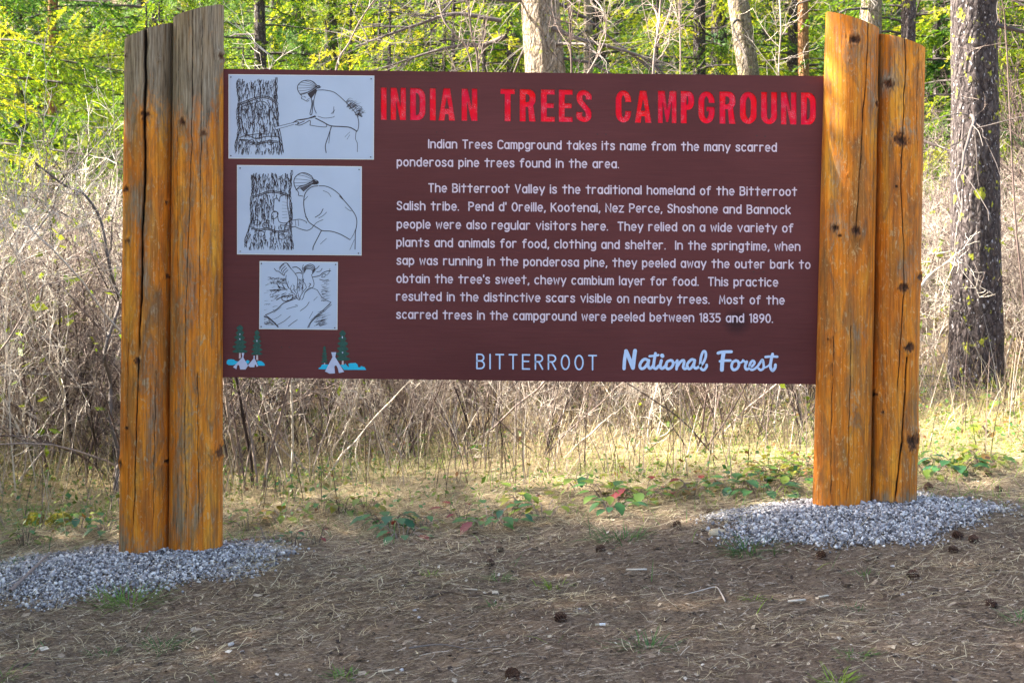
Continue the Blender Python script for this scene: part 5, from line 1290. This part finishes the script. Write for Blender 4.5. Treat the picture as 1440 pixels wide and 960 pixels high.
TU = [(230, 912, .10, 70, .15, 'blue green tuft of short blades alone on the soil below the left gravel'), (183, 850, .16, 160, .62, 'flat bright green mossy grass tuft at the front edge of the left gravel'),
 (605, 808, .05, 40, .75, 'small vivid green tuft in the middle of the soil'), (700, 816, .07, 40, .5, 'sparse green tuft right of the vivid green one'), (778, 826, .08, 50, .85, 'yellowish green tuft in a patch of fallen needles'),
 (700, 853, .06, 30, .2, 'thin blue green tuft behind the nearer pine cone'), (912, 912, .10, 60, .2, 'dull green low tuft right of the white cigarette end'), (1053, 776, .14, 120, .25, 'grey green grass cushion at the front of the right gravel'),
 (1203, 857, .05, 30, .1, 'tiny blue green tuft in front of the right gravel'), (1202, 922, .06, 50, .5, 'green tuft near the bottom edge below the right logs'), (1180, 960, .08, 70, .9, 'yellow tuft cut by the bottom edge'),
 (1211, 808, .06, 30, .4, 'small green tuft close under the right gravel'), (1060, 843, .05, 30, .9, 'small yellow tuft on the soil below the tan flat rock'), (875, 758, .16, 110, .25, 'wide grey green grass cushion left of the tan flat rock'),
 (485, 952, .07, 60, .6, 'green tuft at the bottom edge left of the middle'), (1436, 872, .08, 50, .3, 'grey green tuft at the right edge'), (152, 920, .07, 40, .2, 'faint green tuft left of the blue green one'), (5, 952, .08, 50, .6, 'green tuft in the bottom left corner')]
for i, (px, py, s, n, t, lb) in enumerate(TU):
    x, y, z = at(px, py); r = np.random.RandomState(500 + i); m = MB()
    b = np.stack([r.normal(0, s * .35, n), r.normal(0, s * .22, n), np.zeros(n) - .002], 1)
    old = rng; rng = r
    blades(b, np.arctan2(b[:, 1], b[:, 0]) + r.normal(0, .5, n), r.uniform(.3, .8, n) * s, r.uniform(.0025, .0045, n), r.uniform(.2, 1.2, n), r.uniform(.2, .8, n), np.clip(t + r.normal(0, .1, n), 0, 1), m, 4)
    rng = old
    tag(link('grass_tuft', m.data('grass_tuft', M_GRASS), (x, y, z)), lb, 'grass tuft', 'tufts of grass on the soil')

# pine cones: a core and its spiral of scales
def cone_mesh(seed):
    r = np.random.RandomState(seed); m = MB(); n = 64
    for i in range(n):
        t = i / n; a = i * 2.39996; R = .020 * math.sin(PI * (.12 + .82 * t)) ** .7; c = np.array([-.032 + .064 * t, R * math.cos(a), R * math.sin(a)])
        o = np.array([.35, math.cos(a), math.sin(a)]); o /= np.linalg.norm(o); s = np.cross(o, [1, 0, 0]); s /= np.linalg.norm(s); q = np.cross(s, o)
        L = .012 * r.uniform(.8, 1.2); w = .0075
        base = c * np.array([1, .35, .35])
        m.add([base - s * w * .5, base + s * w * .5, c + o * L + s * w, c + o * L * 1.25 + q * .003, c + o * L - s * w, c + o * L * .8 - q * .004], [[0, 1, 2], [0, 2, 4], [2, 3, 4], [0, 4, 5], [1, 5, 2], [5, 4, 2]], np.array([.1, .1, .8, 1, .8, .3]))
    core = tube([(-.034, 0, 0), (-.02, 0, 0), (.02, 0, 0), (.034, 0, 0)], [.004, .012, .011, .003], 8, .05, MB())
    return m.data('scales', M_CONE), core.data('core', M_CONE)
CM = [cone_mesh(1), cone_mesh(2)]
CN = [(788, 872, 1.2, 'dark open pine cone alone on the soil in the middle'), (690, 795, 1.0, 'small pine cone at the upper middle of the soil'), (703, 775, .9, 'small pine cone just behind the other at the edge of the straw'), (720, 953, 1.3, 'pine cone cut by the bottom edge'),
 (1283, 813, 1.2, 'grey brown pine cone on the soil right below the right gravel'), (1395, 853, 1.0, 'reddish pine cone near the right edge'), (1155, 784, 1.1, 'brown pine cone at the front edge of the right gravel'), (1346, 757, 1.2, 'dark pine cone on the right end of the right gravel'),
 (1369, 762, 1.1, 'pine cone half sunk beside the one on the right gravel'), (1341, 776, 1.0, 'pine cone below the two on the right gravel'), (1119, 707, .9, 'black pine cone behind the right gravel left of the logs'), (998, 722, .9, 'rusty pine cone at the left end of the right gravel'),
 (1306, 688, 1.2, 'large pine cone right behind the outermost right log'), (1389, 669, 1.1, 'pine cone in the grass at the far right'), (952, 741, 1.1, 'dark pine cone left of the tan flat rock'), (844, 775, 1.1, 'brown pine cone on the bare soil under the lettering'), (1405, 690, .9, 'pine cone beyond the right end of the gravel')]
for i, (px, py, s, lb) in enumerate(CN):
    s *= .48; x, y, z = at(px, py); o = thing('pine_cone', lb, 'pine cone', (x, y, z + .018 * s), i * 1.7, 'fallen pine cones', s)
    link('scales', CM[i % 2][0], parent=o); link('core', CM[i % 2][1], parent=o)

def rock(name, label, px, py, dims, mat, seed, cat='rock', group=None, tone=.8, sub=3):
    x, y, z = at(px, py); bm = bmesh.new(); bmesh.ops.create_icosphere(bm, subdivisions=sub, radius=1.0)
    for v in bm.verts:
        c = v.co; k = 1 + .35 * (float(fbm(c.x * 2.5 + seed, c.y * 2.5 + c.z * 2.1)) - .45) * 2; v.co = Vector((c.x * dims[0] * k, c.y * dims[1] * k, max(c.z, -.6) * dims[2] * k))
    me = bpy.data.meshes.new(name); bm.to_mesh(me); bm.free(); me.materials.append(mat)
    a = me.color_attributes.new('Tone', 'FLOAT_COLOR', 'POINT'); a.data.foreach_set('color', np.tile([tone, 0, 0, 1], len(me.vertices)).astype(np.float32))
    if sub > 2: me.polygons.foreach_set('use_smooth', np.ones(len(me.polygons), bool))
    return tag(link(name, me, (x, y, z + dims[2] * .25), None, seed * 1.3), label, cat, group)
rock('flat_rock', 'tan flat pointed rock at the left end of the right gravel', 1008, 750, (.042, .028, .016), M_TAN, 3, sub=2)
rock('mossy_rock', 'larger yellow green mossy rock under the shrubs left of the logs', 84, 738, (.06, .05, .045), M_MOSS, 5)
rock('mossy_rock', 'smaller dark mossy rock left of the larger one under the shrubs', 48, 738, (.05, .05, .045), M_MOSS, 8)
PB = [(325, 906, .016, 'pinkish white pebble, larger of the two right of the blue green tuft'), (341, 917, .012, 'small white pebble in front of the pinkish one'), (583, 858, .010, 'pale lilac pebble on the soil'), (589, 868, .009, 'grey pebble just in front of the lilac one'), (633, 886, .009, 'cream pebble on the soil left of the pine cone'),
 (565, 942, .012, 'white pebble near the bottom edge'), (1255, 796, .012, 'bluish pebble in front of the right gravel'), (1269, 836, .010, 'pale round pebble below the grey brown pine cone'), (1180, 897, .012, 'pale blue pebble on the lower right soil'), (815, 856, .008, 'tiny white pebble behind the cigarette end'), (148, 832, .016, 'lone grey stone in front of the left gravel'), (235, 820, .013, 'bluish stone rolled out of the left gravel')]
for i, (px, py, s, lb) in enumerate(PB): rock('pebble', lb, px, py, (s * .72, s * .55, s * .42), M_STONE, 20 + i, 'pebble', 'loose pebbles on the soil', .8, 2)
CH = [(1120, 848, .06, .1, .95, 'pale wood chip lying on the soil right of the middle'), (895, 804, .075, -.15, .95, 'whitish straw stick lying right of the middle'), (1158, 842, .035, .3, .9, 'short pale bark chip beside the wood chip'), (662, 832, .05, -.4, .8, 'pinkish wood splinter in the middle of the soil'), (543, 947, .05, .2, .8, 'pale splinter near the bottom edge')]
for i, (px, py, L, a, t, lb) in enumerate(CH):
    x, y, z = at(px, py); m = MB(); c, s = math.cos(a), math.sin(a); u = np.array([c, s, .05]) * L / 2; w = np.array([-s, c, 0]) * .005; h = np.array([0, 0, .004])
    p = [-u - w, -u * .9 + w, u * .95 + w * .6, u - w * .5]; m.add([*p, *[q + h for q in p]], [[0, 1, 2, 3], [4, 7, 6, 5], [0, 4, 5, 1], [1, 5, 6, 2], [2, 6, 7, 3], [3, 7, 4, 0]], t)
    tag(link('wood_chip', m.data('wood_chip', M_LITTER), (x, y, z + .008)), lb, 'wood chip', 'wood chips on the soil')
x, y, z = at(845, 882); cg = thing('cigarette_end', 'white cigarette end with a tan tip right of the nearer pine cone', 'litter', (x, y, z + .009))
link('filter', tube([(-.018, 0, 0), (-.004, .004, 0)], .004, 8, .5, MB()).data('filter', M_TAN), parent=cg); link('paper_tube', tube([(-.004, .004, 0), (.014, .001, .001)], .004, 8, .5, MB()).data('paper_tube', M_PAPER), parent=cg)

def stick(label, pts, rad, mat, k=6, twigs=0, name='fallen_stick', cat='stick', seed=0, lift=.01, tone=.7):
    """branch lying or standing: points are (photo x, photo y) on the ground"""
    P = np.array([np.array(at(*p)) + [0, 0, lift] for p in pts]); o = P[0].copy(); m = tube(smooth_line(P - o, 4), np.linspace(rad, rad * .4, (len(P) - 1) * 4 + 1) if len(P) > 2 else rad, k, tone, MB())
    r = np.random.RandomState(seed)
    return tag(link(name, m.data(name, mat), tuple(o)), label, cat)
stick('straight grey stick lying across the left gravel', [(14, 842), (42, 815), (72, 786)], .008, M_TWIG, seed=1, lift=.03, tone=.35)
stick('bent pale twig lying on the soil below the tan flat rock', [(1020, 850), (1014, 838), (1006, 829), (985, 834), (962, 840)], .003, M_TWIG, tone=.9)
stick('long thin dark twig lying at the lower middle of the soil', [(575, 915), (620, 910), (660, 916), (700, 913)], .003, M_DARKTWIG)
stick('thin curved root on the soil left of the middle', [(600, 844), (630, 836), (660, 842), (690, 838)], .004, M_LITTER, tone=.2)

def stem(label, pts, d, rad0, rad1, mat, tone, seed, ntw=14, name='shrub_stem', cat='shrub', tl=.35):
    """a standing crooked stem at camera distance d, traced through photo positions; side twigs grow from it"""
    r = np.random.RandomState(seed); P = np.array([[X(a, d), d - CAM_D + r.normal(0, .05), Z(b, d)] for a, b in pts]); P = smooth_line(P, 4)
    o = np.array([P[0][0], P[0][1], float(gz(P[0][0], P[0][1]))]); rad0, rad1, tone = rad0 * .8, rad1 * .7, tone * ((.6 if d > 8.3 else .78) if mat is M_TWIG else 1); m = tube(P - o, np.linspace(rad0, rad1, len(P)), 6, tone, MB())
    for i in range(ntw):
        q = r.randint(len(P) // 5, len(P) - 1); dd = P[q + 1] - P[q]; dd = dd / np.linalg.norm(dd) + r.randn(3) * .8
        p1, r1 = grow(r, P[q] - o, dd, tl * r.uniform(.5, 1.4), rad1 * .6, 5, .15, .03); tube(p1, r1, 4, tone + r.normal(0, .1), m)
        for j in range(5):
            p2, r2 = grow(r, p1[r.randint(1, 6)], dd + r.randn(3) * 1.2, tl * .35, .0016, 3, .2, .03); tube(p2, r2, 3, tone + .15, m)
    return tag(link(name, m.data(name, mat), tuple(o)), label, cat)
stem('dark crooked stem rising close beside the outermost left log', [(146, 728), (163, 690), (169, 640), (160, 590), (152, 540), (156, 490), (160, 430), (158, 380), (140, 310), (118, 272), (86, 262), (60, 230)], 7.3, .017, .008, M_DARKTWIG, .7, 1)
stem('long dark cane slanting up towards the left log', [(-40, 620), (0, 400), (30, 365), (66, 295), (90, 262), (130, 215), (170, 160)], 7.6, .009, .004, M_DARKTWIG, .8, 2)
stem('grey cane sloping across the thicket from the far left', [(-20, 510), (10, 478), (40, 430), (70, 400), (120, 385), (168, 350)], 7.1, .007, .003, M_TWIG, .6, 3)
stem('arched grey white cane bowing over the left part of the board top', [(440, 560), (455, 300), (472, 110), (490, 60), (512, 22), (545, -20)], 8.6, .010, .006, M_TWIG, .95, 4, 10)
stem('white curved cane bending down to the right above the title', [(690, 560), (672, 200), (660, 80), (640, 50), (622, 25), (614, -20)], 8.8, .010, .005, M_TWIG, .95, 5, 10)
stem('tall grey stem in front of the leaves left of the thick leaning trunk', [(662, 560), (668, 250), (672, 95), (664, 50), (655, -20)], 9.2, .012, .008, M_TWIG, .45, 6, 16)
stem('upright grey stem to the right of the thick leaning trunk', [(800, 560), (803, 250), (804, 110), (802, 50), (802, -20)], 9.2, .012, .008, M_TWIG, .5, 7, 16)
stem('curved white cane hooking over right of the thick leaning trunk', [(770, 560), (790, 200), (840, 80), (851, 50), (846, 18), (832, -10)], 8.8, .007, .004, M_TWIG, .95, 8, 12)
stem('slanting grey stem crossing the leaves above the middle of the title', [(905, 560), (912, 260), (918, 90), (926, 40), (930, -20)], 9.4, .011, .008, M_TWIG, .6, 9, 18)
stem('thin upright stem just right of the slanting grey one', [(952, 560), (954, 300), (955, 100), (956, 40), (956, -20)], 9.6, .009, .006, M_TWIG, .5, 10, 18)
stem('pale bare sapling between the leaning pale trunk and the orange one', [(1100, 560), (1096, 280), (1094, 110), (1093, 40), (1094, -20)], 10.0, .008, .005, M_TWIG, .9, 11, 16)
stem('pale dead branch pointing from the right logs to the speckled trunk', [(1292, 402), (1310, 388), (1330, 370), (1342, 362), (1350, 357)], 8.0, .010, .005, M_TWIG, 1.0, 13, 8, tl=.25)
stem('bare pale cane arching out at the far right edge', [(1460, 560), (1440, 420), (1428, 300), (1415, 60), (1400, 0), (1392, -30)], 8.4, .008, .004, M_TWIG, .9, 14, 12)
stem('tall pale forked stem under the middle of the board', [(790, 690), (778, 640), (762, 590), (745, 545), (735, 480)], 7.6, .007, .004, M_TWIG, 1.0, 15, 14, tl=.3)
stem('bright many twigged stem under the lettering', [(905, 672), (908, 640), (912, 590), (925, 540), (935, 470)], 7.4, .008, .004, M_TWIG, 1.0, 16, 18, tl=.3)
stem('white leaning stem beneath the left part of the text', [(660, 690), (655, 650), (630, 590), (600, 540), (570, 480)], 7.5, .006, .003, M_TWIG, .95, 17, 12, tl=.3)

# drooping dead limbs reaching left of the thick trunk
for i, (pts, lb) in enumerate([([(712, 52), (680, 62), (640, 66), (590, 78), (540, 96)], 'dark dead bough reaching left from the thick leaning trunk'), ([(705, 30), (640, 20), (590, 34), (540, 52), (500, 66)], 'upper dead bough crossing the leaves left of the thick trunk'), ([(776, 40), (820, 56), (860, 66), (910, 84), (950, 120)], 'dark dead bough sloping down right of the thick trunk')]):
    stem(lb, pts, 12.2, .028, .010, M_DARKTWIG, .6, 30 + i, 30, 'dead_bough', 'bough', tl=.5)
